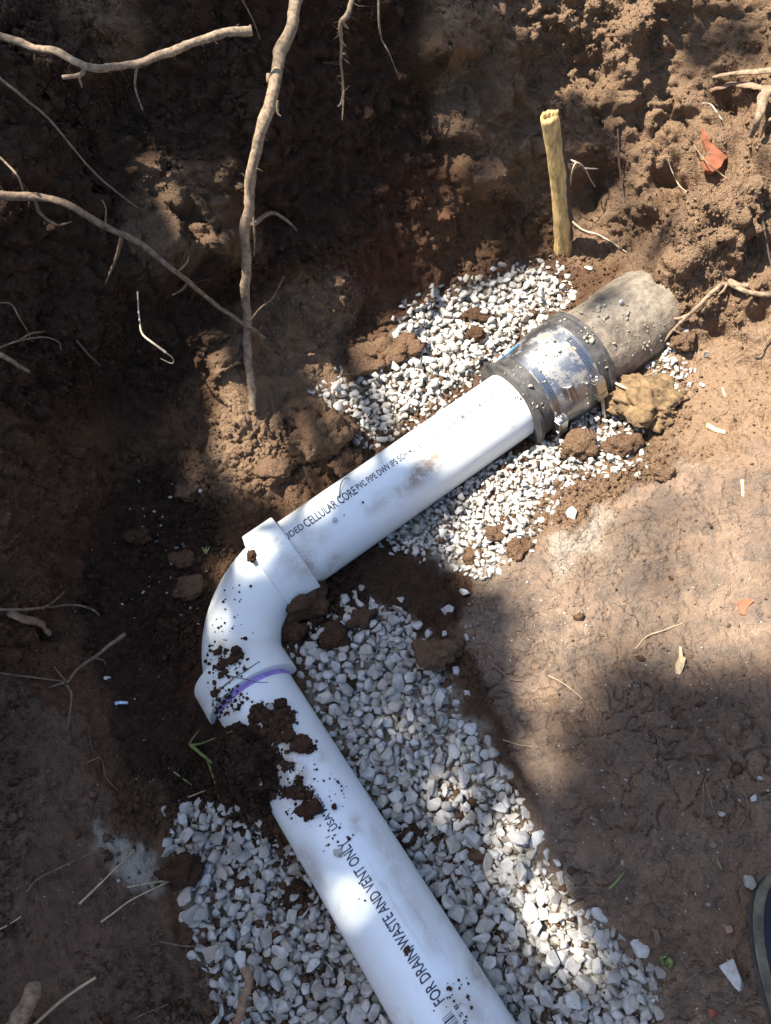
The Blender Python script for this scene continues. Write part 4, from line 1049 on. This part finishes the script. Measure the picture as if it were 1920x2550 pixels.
root('root', 'sunlit root arching across the dark upper left, cut at its right end', 'root', [(-60,70,.03),(60,105,.06),(150,138,.09),(235,168,.11),(310,166,.12),(400,140,.13),(500,95,.14),(560,85,.14),(626,78,.15)], .0065, .0085, BARKPALE,
     kids=[([(212,165,.1),(200,186,.1),(155,193,.1)], .0035, .0025), ([(196,188,.1),(205,218,.09)], .0018, .001), ([(340,166,.12),(337,220,.1),(356,276,.09)], .0018, .0008), ([(622,78,.15),(624,62,.15)], .003, .0015)], rough=.22, sides=12, group=G_R)
root('root', 'long brown root slanting from the left edge across to the upright root', 'root', [(-60,480,.03),(80,488,.06),(170,512,.08),(260,558,.09),(340,602,.10),(430,670,.10),(520,748,.10),(600,805,.08),(660,842,.05)], .0085, .0038, BARK,
     kids=[([(304,588,.095),(290,640,.06),(262,706,.01)], .003, .0015), ([(86,492,.06),(100,530,.03),(140,560,.02),(178,552,.02)], .0028, .0012), ([(440,680,.1),(465,655,.08),(470,640,.07)], .002, .001), ([(470,700,.1),(455,720,.09),(430,735,.08)], .0025, .001), ([(612,812,.08),(640,825,.06),(655,860,.05)], .0022, .001), ([(262,560,.09),(264,520,.08),(254,498,.07)], .0016, .0008)], sides=11, group=G_R)
root('root', 'thin grey root running parallel above the long slanting root at left', 'root', [(-30,170,.02),(60,242,.03),(140,318,.03),(240,438,.03),(345,522,.01)], .0036, .0022, BARK, group=G_R)
root('root', 'short thin root curving down at the left edge above the slanting root', 'root', [(-20,370,.02),(20,410,.03),(45,440,.03),(62,482,.02)], .0030, .0018, BARKPALE, group=G_R)
root('root', 'pale whip-like root hanging on the dark left wall, tip lit', 'root', [(344,725,.03),(346,780,.05),(352,825,.07),(375,850,.09),(412,877,.11)], .0022, .0030, ROOTWHITE, kids=[([(410,876,.1),(430,892,.09),(428,905,.08),(400,893,.07)], .0012, .0007)], group=G_R)
root('root', 'hooked pale root loop at the far left, upper of the loops', 'root', [(-20,757,.02),(25,755,.03),(50,790,.04),(80,850,.03)], .0024, .0016, BARK, group=G_R)
root('root', 'arched thin root at the far left below the hooked loop', 'root', [(-10,868,.02),(50,848,.04),(110,840,.05),(145,852,.04),(152,872,.02)], .0024, .0016, BARK, kids=[([(50,846,.04),(80,830,.04),(112,826,.03)], .0016, .001)], group=G_R)
root('root', 'stubby pale stick end at the left edge under the arched root', 'root', [(-30,872,.05),(20,895,.06),(68,926,.06)], .0068, .0038, BARK, group=G_R)
root('root', 'short greyish root slanting on the dark left wall near the whip-like root', 'root', [(190,848,.01),(218,880,.03),(250,910,.03)], .0035, .0026, BARKDARK, group=G_R)
root('root', 'wet root hanging from the top edge, longer of the hanging pair', 'root', [(890,-50,.03),(868,30,.05),(848,60,.06),(850,110,.06),(849,160,.06),(856,220,.05),(853,298,.03)], .0065, .0016, BARKPALE, kids=[([(856,230,.05),(848,260,.05),(842,264,.05)], .0022, .0014), ([(856,60,.06),(868,72,.06)], .003, .001)], group=G_R)
root('root', 'thin root hanging from the top edge, shorter of the hanging pair', 'root', [(942,-40,.03),(944,50,.05),(950,95,.06),(968,128,.05),(990,182,.02)], .0038, .0012, BARKPALE, group=G_R)
root('root', 'dark thin rootlet near the top of the back wall beside the upright root', 'root', [(594,-20,.02),(615,20,.03),(635,60,.03),(648,98,.02)], .0026, .0014, BARK, group=G_R)
root('twig', 'bare twig crossing in front of the upright root low on the wall', 'twig', [(622,800,.075),(645,770,.08),(680,740,.08),(707,690,.08)], .0026, .0020, BARK, group=G_R)
# cut root standing like a stake
a_ = S(1402, 632, -.02); b_ = P(1366, 288, a_[2]+.275); mid_ = [(a_*(1-t)+b_*t)+np.array([math.sin(t*3)*.006, 0, 0]) for t in np.linspace(0, 1, 9)]
st = empty('cut_root', tuple(a_)); tag(st, 'pale yellow cut root standing upright like a stake at the back', 'root')
child('stem', tube_mesh(catmull(mid_, 6), np.interp(np.linspace(0, 1, 49), [0, .1, .5, .93, .97, 1], [.018, .0155, .0145, .0138, .0145, .0135]), 18, .07, 5), WOODCUT, st)
bk = [p+(RT*.0095-FW*.004) for p in mid_[1:8]]
child('bark_strip', tube_mesh(catmull(bk, 6), np.linspace(.0088, .006, 37), 10, .35, 6), BARKDARK, st)
for k_ in range(4):
    b2 = mid_[-1]+RT*(-.009+.006*k_)-FW*.004; child('splinter', tube_mesh([b2-(mid_[-1]-mid_[-2])*.8, b2, b2+np.array([.001*k_, 0, .003+.003*(k_ % 2)])], [.0045, .0042, .0018], 6, .2, k_), WOODCUT, st)
for k_ in range(3):
    t0_ = 1+2*k_; pp_ = [mid_[t0_]+RT*(.004*k_-.009)-FW*.0118, mid_[t0_+1]+RT*(.004*k_-.008)-FW*.0128, mid_[min(8, t0_+2)]+RT*(.004*k_-.007)-FW*.0112]
    child('bark_flake', tube_mesh(catmull(pp_, 5), [.0012]+[.0024]*9+[.0008], 6, .4, k_), WOODBR, st)
root('root', 'forked white rootlet in the dark hollow right of the cut root', 'root', [(1418,478,.03),(1424,430,.05),(1435,405,.06),(1455,420,.06),(1470,445,.06),(1482,465,.05)], .0026, .0020, ROOTWHITE, kids=[([(1455,420,.06),(1490,421,.05)], .0018, .001), ([(1434,404,.06),(1422,398,.05)], .0018, .001)], group=G_R)
root('root', 'white rootlet on the sunlit soil at the foot of the cut root', 'root', [(1424,552,.004),(1455,575,.008),(1500,590,.008),(1560,628,.003)], .0034, .0018, ROOTWHITE, group=G_R)
root('root', 'fine curved rootlet right of the hollow on the sunlit wall', 'root', [(1664,398,.01),(1675,430,.02),(1695,465,.02),(1732,496,.004)], .0017, .0012, ROOTWHITE, group=G_R)
root('root', 'fine rootlet crossing below the orange brick shard', 'root', [(1728,365,.012),(1760,405,.02),(1795,432,.012),(1812,446,.004)], .0018, .0012, BARKPALE, group=G_R)
root('root', 'thin vertical dark rootlet on the sunlit wall', 'root', [(1538,320,.006),(1543,400,.01),(1550,470,.012),(1562,520,.006)], .0030, .0022, BARKDARK, group=G_R)
root('root', 'dark rootlet hanging at the right edge beside the sunlit bank', 'root', [(1892,480,.02),(1898,540,.03),(1908,600,.03),(1925,680,.01)], .0034, .0022, BARKDARK, group=G_R)
root('root', 'short straight pale root end high on the right wall', 'root', [(1750,257,.008),(1772,262,.02),(1798,298,.01)], .0020, .0016, ROOTWHITE, group=G_R)
root('wood_piece', 'splintered pale piece of wood jutting from the top right wall', 'wood', [(1915,225,.03),(1900,245,.06),(1885,290,.08),(1866,342,.05)], .0135, .0055, BARKPALE, rough=.35, sides=12, flat=.6)
root('wood_piece', 'flat weathered wood strip along the top right corner', 'wood', [(1775,192,.005),(1830,184,.015),(1890,180,.02),(1960,176,.02)], .0045, .012, BARKPALE, rough=.4, flat=.6, sides=10)
root('wood_piece', 'brown torn wood under the flat strip at the top right', 'wood', [(1768,222,.01),(1810,215,.015),(1860,212,.01),(1930,220,.01)], .0065, .008, WOODBR, rough=.4, flat=.55, sides=10)
root('root', 'curling pale root below the splintered wood at the right edge', 'root', [(1940,290,.03),(1910,310,.04),(1895,345,.02)], .0055, .0035, BARKPALE, group=G_R)
root('root', 'long tan root lying over the bank beside the old pipe', 'root', [(1562,925,.010),(1600,898,.012),(1650,855,.012),(1700,798,.014),(1745,752,.012),(1785,718,.014),(1815,702,.012),(1860,728,.012),(1935,738,.006)], .0042, .0065, BARKPALE,
     kids=[([(1675,820,.014),(1700,835,.008),(1722,860,.003)], .0022, .001), ([(1712,785,.014),(1690,793,.012),(1670,793,.006)], .0030, .0018), ([(1812,703,.012),(1800,725,.012),(1772,745,.008),(1762,762,.004)], .0022, .001), ([(1815,702,.012),(1840,712,.018),(1865,712,.012)], .006, .004)], group=G_R)
root('root', 'pale forked rootlet lying above the yellow clay lump', 'root', [(1560,937,.012),(1595,940,.016),(1630,928,.014),(1655,915,.005)], .0035, .0025, BARKPALE, kids=[([(1600,940,.016),(1615,955,.01)], .003, .0015)], group=G_R)
root('twig', 'small white twig lying on top of the yellow clay lump', 'twig', [(1532,953,.045),(1560,965,.055),(1592,972,.055)], .0042, .0025, ROOTWHITE)
root('root', 'thin root draped down the bank at the right edge below the long tan root', 'root', [(1925,830,.004),(1908,855,.01),(1895,880,.01),(1880,888,.004)], .0035, .0018, BARK, group=G_R)
# left bench
root('root', 'grey root lying level on the left bench with a forked twig', 'root', [(-20,1516,.012),(40,1518,.016),(90,1514,.02),(144,1509,.02),(200,1509,.018),(232,1520,.012),(246,1532,.004)], .0036, .0026, BARK, kids=[([(105,1515,.02),(130,1500,.025),(160,1474,.03)], .0024, .0016)], group=G_R)
root('wood_piece', 'broken brown stub of wood on the left bench under the level root', 'wood', [(32,1520,.01),(70,1540,.016),(105,1555,.016),(132,1570,.008)], .0105, .0085, WOODBR, rough=.55, sides=9, flat=.6)
root('twig', 'bare forked twig with root hairs standing on dark soil at left', 'twig', [(168,1700,.006),(200,1665,.02),(245,1635,.035),(285,1600,.045),(312,1580,.045)], .0034, .0056, BARK, kids=[([(166,1698,.008),(150,1680,.01),(135,1660,.006)], .0018, .001), ([(165,1705,.008),(178,1730,.008),(172,1790,.006),(168,1822,.002)], .0022, .001), ([(160,1700,.008),(140,1706,.01),(120,1712,.004)], .0022, .001), ([(236,1638,.035),(258,1645,.02),(264,1660,.008)], .0014, .0008)])
root('root', 'thin straight root reaching in from the left edge to the bare twig', 'root', [(-20,1672,.008),(60,1684,.012),(120,1692,.01),(162,1698,.006)], .0022, .0016, BARK, group=G_R)
root('root', 'thin root arch on the dark floor below the blue scrap', 'root', [(216,1900,.004),(232,1892,.012),(252,1890,.012),(262,1930,.01),(280,1955,.006),(295,1968,.002)], .0014, .001, BARK, group=G_R)
root('root', 'thin root trailing down from the twig on the left bench', 'root', [(222,1825,.004),(230,1865,.006),(238,1880,.004)], .0016, .001, BARKDARK, group=G_R)
root('stick', 'thick broken stick at the bottom left corner', 'stick', [(10,2600,.02),(40,2530,.04),(66,2490,.055),(88,2452,.07)], .0125, .0105, BARKPALE, rough=.4, sides=9)
root('stick', 'thin dry stick beside the thick one at the bottom left', 'stick', [(80,2560,.01),(130,2512,.02),(180,2472,.03),(236,2434,.03)], .0032, .0024, STRAW)
root('stick', 'bent tan stick poking out of the lower gravel at the bottom', 'stick', [(588,2600,.01),(600,2530,.035),(612,2475,.05),(622,2440,.055),(613,2398,.06)], .0085, .0075, WOODBR, rough=.2, sides=12)
root('straw', 'straight straw across the pale patch on the left bench', 'straw', [(198,2252,.006),(265,2185,.012),(335,2116,.006)], .0026, .0014, STRAW)
root('straw', 'long straw running from the pale patch down to the left bench', 'straw', [(252,2297,.006),(330,2240,.012),(428,2192,.006)], .0020, .0012, STRAW)
root('straw', 'short straw along the lower rim of the pale patch', 'straw', [(316,2208,.005),(370,2199,.008),(426,2192,.006)], .0022, .0012, STRAW)
root('straw', 'wispy root left of the pale patch on the bench', 'straw', [(66,2222,.004),(95,2190,.008),(150,2160,.008),(236,2122,.004)], .0020, .0012, BARK)
root('straw', 'thin straw at the left edge of the lower bench', 'straw', [(-10,2318,.004),(25,2300,.006),(52,2282,.003)], .0020, .0014, STRAW)
root('straw', 'thin root crossing the gravel edge below the largest flat stone', 'straw', [(398,2345,.004),(440,2352,.01),(500,2356,.008)], .0018, .0012, BARK)
root('straw', 'fine root curling on the dark bench at the bottom left', 'straw', [(330,2540,.004),(370,2520,.006),(420,2502,.003)], .0014, .001, BARK)
# grass
gr = empty('grass_blades', tuple(S(475, 1858))); tag(gr, 'few yellow-green grass blades on dark soil left of the lower pipe', 'grass')
for pp_, w_ in (([(472,1852,.004),(510,1885,.02),(568,1928,.008)], .0030), ([(474,1856,.004),(505,1850,.02),(578,1820,.02)], .0020), ([(512,1880,.008),(530,1930,.015),(546,1990,.004)], .0022), ([(420,1912,.004),(450,1935,.008),(478,1955,.004)], .0014), ([(470,1855,.004),(480,1838,.012),(495,1820,.015)], .0016)):
    kw = catmull([S(*q_) for q_ in pp_], 6); child('blade', tube_mesh(kw, np.linspace(w_, w_*.3, len(kw)), 6, 0, 1, flat=.35), GREEN, gr)
root('straw', 'short straw on black soil below the grass blades', 'straw', [(468,1986,.004),(490,1978,.008),(512,1969,.004)], .0018, .0012, STRAW)
root('straw', 'yellow-green straw on the dark clay right of the lower gravel', 'straw', [(1517,2212,.004),(1535,2195,.006),(1554,2173,.004)], .0026, .0018, GREEN)
root('straw', 'fine pale rootlet on the sunlit bench above the wood chip', 'straw', [(1582,1616,.002),(1610,1585,.004),(1650,1570,.004),(1700,1552,.002)], .0012, .0008, STRAW)
root('straw', 'fine rootlet winding down the sunlit middle of the bench', 'straw', [(1364,1682,.002),(1400,1700,.004),(1430,1722,.004),(1450,1740,.002)], .0010, .0008, STRAW)
root('straw', 'dark twig half sunk in the shaded bank of the bench', 'straw', [(1222,1652,.002),(1250,1672,.006),(1275,1690,.006),(1302,1694,.002)], .0018, .0012, WOODBR)
root('straw', 'hair-thin root on the bank just above the lower gravel', 'straw', [(1252,1842,.002),(1295,1855,.005),(1340,1860,.002)], .0011, .0008, STRAW)
root('straw', 'tuft of fine brown roots on the shaded bench', 'straw', [(1770,1922,.004),(1752,1950,.008),(1752,2000,.008),(1744,2048,.002)], .0012, .0008, BARK, kids=[([(1756,1940,.006),(1772,2000,.008),(1788,2046,.002)], .0011, .0006), ([(1815,1936,.004),(1850,1970,.01),(1862,2020,.006),(1838,2062,.002)], .0011, .0006)])
root('root', 'thin root lying on the upper pipe and reaching to the big clod', 'root', [(868,1238,.0)]+[(868,1238,.0)], .001, .001, BARK) if False else None
def onpipe_strand(label, pts, r, mat=BARKDARK):
    w = [];
    for a, b, l in pts:
        h = pipe_cast(a, b); w.append(h[0]+h[1]*l if h else S(a, b, .02))
    kw = catmull(w, 6); return tag(link('root_hair', tube_mesh(kw, np.linspace(r, r*.5, len(kw)), 6, .1, 3), mat), label, 'root')
onpipe_strand('hair-thin dark root lying across the upper pipe lettering', [(846,1240,.001),(852,1215,.006),(862,1200,.006),(872,1193,.002)], .0009)
onpipe_strand('long dark root hair lying across the lower socket of the elbow', [(530,1735,.001),(570,1700,.002),(600,1680,.003),(646,1648,.001)], .0010)
onpipe_strand('short dark root hair low on the elbow socket', [(573,1700,.001),(577,1730,.002),(580,1765,.001)], .0007)
onpipe_strand('fine dark root hair along the rim of the elbow socket', [(560,1680,.001),(600,1690,.002),(640,1700,.002),(668,1700,.001)], .0006)

# ------------------------------------------------------------------ SMALL FLAT THINGS
def shard(name, label, cat, outline, thick, mat, off=.002, curl=0.0):
    """a small thick piece: outline in pixels laid on the soil and given thickness"""
    base = [S(a, b) for a, b in outline]; c_ = np.mean(base, 0)
    _, nn = SN(sum(a for a, _ in outline)/len(outline), sum(b for _, b in outline)/len(outline))
    ns = []
    for (a, b) in outline: ns.append(SN(a, b)[1])
    nn = np.mean(ns, 0); nn /= np.linalg.norm(nn)
    flat_ = [p-nn*((p-c_)@nn) for p in base]
    bm = bmesh.new(); lo = [bm.verts.new(Vector(p+nn*off)) for p in flat_]; hi = [bm.verts.new(Vector(c_+(p-c_)*.9+nn*(off+thick*random.uniform(.7, 1.2)))) for p in flat_]
    n_ = len(lo); bm.faces.new(hi); bm.faces.new(list(reversed(lo)))
    for i in range(n_): bm.faces.new((lo[i], lo[(i+1) % n_], hi[(i+1) % n_], hi[i]))
    bmesh.ops.recalc_face_normals(bm, faces=bm.faces); bmesh.ops.triangulate(bm, faces=bm.faces)
    m_ = bpy.data.meshes.new('m'); bm.to_mesh(m_); bm.free()
    return tag(link(name, m_, mat), label, cat)
shard('brick_shard', 'orange brick shard stuck in the sunlit right wall', 'brick', [(1732,330),(1745,345),(1755,362),(1775,365),(1800,385),(1812,395),(1800,405),(1790,425),(1765,440),(1742,438),(1738,415),(1748,395),(1735,360)], .006, BRICK, .014)
shard('brick_shard', 'small dull orange brick trace at the right of the sunlit bench', 'brick', [(1838,1496),(1866,1490),(1878,1500),(1860,1515),(1856,1535),(1840,1530)], .002, BRICK, .001)
shard('brick_shard', 'tiny orange brick chip at the bottom right beside the boot', 'brick', [(1770,2516),(1788,2518),(1788,2532),(1778,2540),(1770,2528)], .005, BRICK, .002)
shard('brick_shard', 'small dark red brick fragment on shaded clay near the boot', 'brick', [(1804,2306),(1826,2302),(1830,2322),(1812,2326)], .003, WOODBR, .001)
shard('wood_chip', 'tan wood chip lying upright on the shaded bench', 'wood chip', [(1688,1610),(1694,1612),(1697,1635),(1706,1640),(1700,1665),(1694,1684),(1682,1682),(1680,1655),(1688,1638)], .005, CHIP, .002)
shard('wood_chip', 'bright yellow wood chip on the sunlit right bank', 'wood chip', [(1754,1062),(1780,1068),(1808,1075),(1806,1084),(1780,1078),(1756,1070)], .005, CHIP, .002)
shard('wood_chip', 'slim straw-coloured wood chip right of the bench top', 'wood chip', [(1850,1196),(1856,1196),(1854,1238),(1848,1238)], .003, CHIP, .001)
shard('wood_chip', 'slim pale chip on the sunlit right bank above the yellow chip', 'wood chip', [(1796,966),(1802,968),(1810,992),(1804,990)], .002, CHIP, .001)
shard('clay_chip', 'pale yellow clay flake on the bank below the yellow clay lump', 'clay', [(1634,1185),(1660,1172),(1685,1166),(1688,1180),(1665,1195),(1640,1200)], .005, YCLAY, .001)
shard('paper_scrap', 'tiny blue and white scrap on the dark floor at left', 'scrap', [(284,1748),(300,1747),(326,1750),(324,1757),(300,1755),(286,1757)], .002, PAPER, .003)
shard('leaf', 'dry grey leaf on shaded clay above the boot, upper of two', 'leaf', [(1766,2092),(1778,2096),(1786,2112),(1772,2116),(1764,2108)], .0012, DRYLEAF, .004)
shard('leaf', 'dry grey leaf on shaded clay above the boot, lower of two', 'leaf', [(1784,2130),(1792,2148),(1800,2168),(1794,2166),(1782,2150)], .0012, DRYLEAF, .004)
shard('leaf', 'curled dry leaf at the right edge of the lower gravel', 'leaf', [(1624,2304),(1638,2306),(1646,2330),(1638,2346),(1630,2330)], .0015, DRYLEAF, .005)
shard('leaf', 'dark green leaf in the shadow at the top of the left wall', 'leaf', [(385,35),(410,22),(440,12),(465,22),(462,42),(440,58),(420,50),(400,48)], .0015, LEAF, .09)
sp = empty('sprig', tuple(S(1655, 2400))); tag(sp, 'tiny green sprig on dark clay at the right edge of lower gravel', 'plant')
for pp_ in ([(1655,2402,.002),(1650,2390,.008),(1645,2384,.01),(1660,2382,.012)], [(1656,2402,.002),(1664,2390,.01),(1672,2398,.01),(1666,2410,.006)]):
    kw = catmull([S(*q_) for q_ in pp_], 5); child('leaf', tube_mesh(kw, [.0012]+[.0026]*(len(kw)-2)+[.0008], 6, 0, 1, flat=.3), GREEN, sp)
sp = empty('seedling', tuple(S(513, 1372))); tag(sp, 'tiny green seedling on the soil above the elbow', 'plant')
for dx in (-10, 0, 9):
    kw = catmull([S(513, 1380, .002), S(513+dx*.5, 1370, .012), S(513+dx, 1362, .016)], 4); child('leaf', tube_mesh(kw, np.linspace(.0022, .0008, len(kw)), 6, 0, 1, flat=.4), GREEN, sp)

# ------------------------------------------------------------------ BOOT
def boot():
    c0 = P(1916, 2540, .085); z0 = drop(c0[0]+.06, c0[1])+.002
    ax = np.array([c0[0]+.052, c0[1]+.005, z0])
    dirv = np.array([0.10, 0.99, 0]); dirv /= np.linalg.norm(dirv); side = np.array([dirv[1], -dirv[0], 0])
    e_ = empty('boot', tuple(ax)); tag(e_, 'dark blue-black leather boot at the right edge, worn welt along its side', 'boot')
    ys = np.linspace(-.20, .115, 27)
    def hw(y):   # half width of the foot
        t = (y+.20)/.315
        return .012+.040*min(1, (max(t, 0)/.12)**.5)*(1-.12*math.exp(-((t-.38)/.16)**2))*(1 if t < .72 else math.sqrt(max(0, 1-((t-.72)/.285)**2)))
    def ring_solid(z_lo, z_hi, grow, name, mat):
        n = len(ys); out = []
        for y in ys: out.append((y, -hw(y)-grow))
        for y in ys[::-1]: out.append((y, hw(y)+grow))
        V_ = []; m_ = len(out)
        for z in (z_lo, z_lo+.002, z_hi-.002, z_hi):
            g = -.002 if z in (z_lo, z_hi) else 0
            for (y, x) in out: V_.append(ax+dirv*(y*1.02)+side*(x+math.copysign(g, x))+np.array([0, 0, z]))
        F_ = [tuple(range(m_))[::-1], tuple(range(3*m_, 4*m_))]
        for l in range(3):
            for k in range(m_): F_.append((l*m_+k, l*m_+(k+1) % m_, (l+1)*m_+(k+1) % m_, (l+1)*m_+k))
        return child(name, sharp(mesh_from(V_, F_), 40), mat, e_)
    ring_solid(0, .022, .003, 'sole', SOLE); ring_solid(.0225, .029, .006, 'welt', WELT)
    # upper: sections along the foot
    V_ = []; F_ = []; ns = 22
    for y in ys:
        t = (y+.20)/.315; h_ = .055+.075*max(0, 1-t/.62)**.8+.02*math.exp(-((t-.45)/.2)**2)
        if t > .72: h_ *= math.sqrt(max(.04, 1-((t-.72)/.30)**2))*.55+.45
        for k in range(ns+1):
            a = PI*k/ns; V_.append(ax+dirv*y+side*(-math.copysign(abs(math.cos(a))**.75, math.cos(a))*hw(y))+np.array([0, 0, .029+h_*math.sin(a)**.85]))
    for i in range(len(ys)-1):
        for k in range(ns): F_.append((i*(ns+1)+k, i*(ns+1)+k+1, (i+1)*(ns+1)+k+1, (i+1)*(ns+1)+k))
    child('upper', mesh_from(V_, F_), BOOT, e_)
    sh_ = [ax+dirv*(-.135)+np.array([0, 0, .10]), ax+dirv*(-.14)+np.array([0, 0, .15]), ax+dirv*(-.145)+np.array([0, 0, .20])]
    child('shaft', tube_mesh(catmull(sh_, 6), np.linspace(.052, .056, 13), 28, .03, 2), BOOT, e_)
boot()

# ------------------------------------------------------------------ TREE that throws the dappled shade (unseen beyond the trench, its leaves placed to cast that shade)
SH = poly_mask([(-500,1180),(300,1150),(480,1130),(560,1300),(620,1450),(760,1460),(820,1460),(880,1330),(1000,1370),(1150,1460),(1180,1500),(1240,1540),(1270,1640),(1290,1900),(1300,2000),(1400,2000),(1450,1850),(1530,1740),(1640,1690),(1800,1680),(2400,1640),(2400,3300),(-500,3300)], 1)
SH = np.maximum(SH, poly_mask([(-500,250),(200,330),(300,600),(520,800),(470,950),(540,1010),(570,1060),(470,1150),(300,1180),(-500,1300)], 1))
def partial(q, v): return 1-v*ell(*q)
def ell(cx, cy, rx, ry, rot=0):
    c, s = math.cos(math.radians(rot)), math.sin(math.radians(rot)); x, y = gxx-cx, gyy-cy
    return np.clip(1.6-((x*c+y*s)/rx)**2*1.2-((-x*s+y*c)/ry)**2*1.2, 0, 1)
for q_ in [(930,1215,120,60,-35),(1610,605,90,35,0),(1215,1550,75,75,0),(1800,110,80,60,0),(1520,735,70,30,-30),(1120,1260,60,30,0),(660,1290,50,30,-30)]:
    SH = np.maximum(SH, ell(*q_))
for q_ in [(1290,2060,90,120,0),(1390,2290,110,180,-25),(1020,1800,60,60,0),(1150,1950,70,90,0),(560,1560,35,80,0),(1140,2000,50,60,0),(1905,2530,40,60,0),(1850,1650,90,40,0),(720,1395,70,40,-30),(1480,2420,60,60,0),(1230,2200,30,40,0)]:
    SH = SH*(1-ell(*q_))
SH = np.maximum(SH, poly_mask([(-500,-400),(1060,-400),(1050,40),(1150,250),(1180,440),(1330,600),(1380,650),(1180,745),(1010,835),(930,850),(840,760),(700,690),(600,800),(540,830),(470,950),(540,1010),(570,1060),(470,1160),(-500,1300)], 1))
SH = np.maximum(SH, poly_mask([(1290,300),(1420,200),(1470,300),(1545,350),(1545,500),(1440,600),(1320,570),(1270,440)], 1))
for q_ in [(410,440,140,120,30),(480,570,160,130,40),(430,650,120,80,0),(560,520,80,120,0),(255,50,120,160,20),(1105,160,80,120,0),(1320,180,130,120,-30),(1165,350,70,140,10),(680,740,60,90,0),(770,760,90,60,30),(860,710,80,60,0),(1250,110,80,60,0),(735,850,90,80,0),(1310,380,30,40,0),(620,900,120,130,0)]:
    SH = SH*(1-ell(*q_))
LITP = []
for o in COL.objects:
    lb = o.get('label', '')
    if lb.startswith(('thick upright root', 'sunlit root arching', 'pale whip-like', 'pale yellow cut root', 'wet root', 'forked white')):
        for ch in ([o]+list(o.children)):
            if ch.type == 'MESH' and ch.name.split('.')[0] != 'rootlet':
                co = np.array([v.co[:] for v in ch.data.vertices])[::14]; LITP.append(co)
LITP = np.concatenate(LITP); LITP = LITP[LITP[:, 2] > .03]
SH = SH*partial((868,2235,70,85,-30), .80)*partial((560,1570,40,80,0), .5)
for q_ in [(1450,1470,110,50,-20),(1720,1420,170,60,0),(1870,1600,160,90,0),(1560,1660,140,70,-20),(1650,1300,120,40,0),(1400,1800,40,120,0)]: SH = np.maximum(SH, .17*ell(*q_))
tr = empty('tree', (-3.1, 4.0, GRADE)); tag(tr, 'unseen leafy tree beyond the trench, its crown shaped to dapple the sunlight', 'tree')
rngl = np.random.default_rng(31); lv = []; lf = []; cnt = 0
centre = np.array([0.05, 0.35, 0.03])
tries = 0
while cnt < 7000 and tries < 90000:
    tries += 1
    if rngl.random() < .8:
        px, py = rngl.uniform(-150, 2070), rngl.uniform(-150, 2700)
        if rngl.random() > rm1(SH, px, py)**1.6: continue
        h_ = pipe_cast(px, py); g = h_[0] if h_ else S(px, py)
    else:
        g = centre+np.array([rngl.uniform(-2.2, 2.0), rngl.uniform(-2.0, 2.0), .3])
        x_, y_ = proj(g[None])
        if (g-CAM)@FW > .1 and -250 < x_[0] < 2170 and -250 < y_[0] < 2800: continue
        if abs(g[0]) < 1.0 and g[1] > .5: continue
        if float(vnoise(np.array([g*2.2]), 91)[0]) < -.2: continue
    w_ = LITP-g; k_ = w_@SUN
    if (np.linalg.norm(w_-k_[:, None]*SUN, axis=1) < .03).any(): continue
    hz = rngl.uniform(6.0, 9.5) if g[0] > .12 and g[2] < .15 else rngl.uniform(3.4, 6.0)
    c_ = g+SUN*(hz/SUN[2])
    L_ = rngl.uniform(.055, .09); a = rngl.uniform(0, 2*PI); dirl = np.array([math.cos(a), math.sin(a), rngl.normal(-.2, .3)]); dirl /= np.linalg.norm(dirl)
    nl = SUN*.9+rngl.normal(0, .45, 3); sd_ = np.cross(nl, dirl); sd_ /= np.linalg.norm(sd_); nl = np.cross(dirl, sd_)
    w_ = L_*.30
    pts_ = [c_-dirl*L_*.5, c_-dirl*L_*.12+sd_*w_, c_+dirl*L_*.2+sd_*w_*.85, c_+dirl*L_*.55, c_+dirl*L_*.2-sd_*w_*.85, c_-dirl*L_*.12-sd_*w_, c_-nl*.004]
    b_ = len(lv); lv += pts_
    for k in range(6): lf.append((b_+6, b_+k, b_+(k+1) % 6))
    cnt += 1
print('leaves', cnt)
child('crown', big_mesh(np.array(lv), np.array(lf, dtype=np.int32), False), LEAF, tr)
tp = [np.array([-3.1, 4.0, GRADE-.1]), np.array([-3.05, 3.9, 1.6]), np.array([-2.8, 3.6, 2.8]), np.array([-2.5, 3.3, 3.8])]
child('trunk', tube_mesh(catmull(tp, 8), np.linspace(.14, .075, 25), 16, .12, 4), BARKDARK, tr)
for k in range(7):
    a = tp[2]*.4+tp[3]*.6 if k % 2 else tp[3]
    g = centre+np.array([rngl.uniform(-1.4, .2), rngl.uniform(-.9, -.2), 0]); b = g+SUN*(4.6/SUN[2]); b[2] = rngl.uniform(4.4, 5.2)
    kw = catmull([a, a*.55+b*.45+np.array([0, 0, .25]), b], 8)
    child('limb', tube_mesh(kw, np.linspace(.05, .012, len(kw)), 9, .12, k), BARKDARK, tr)
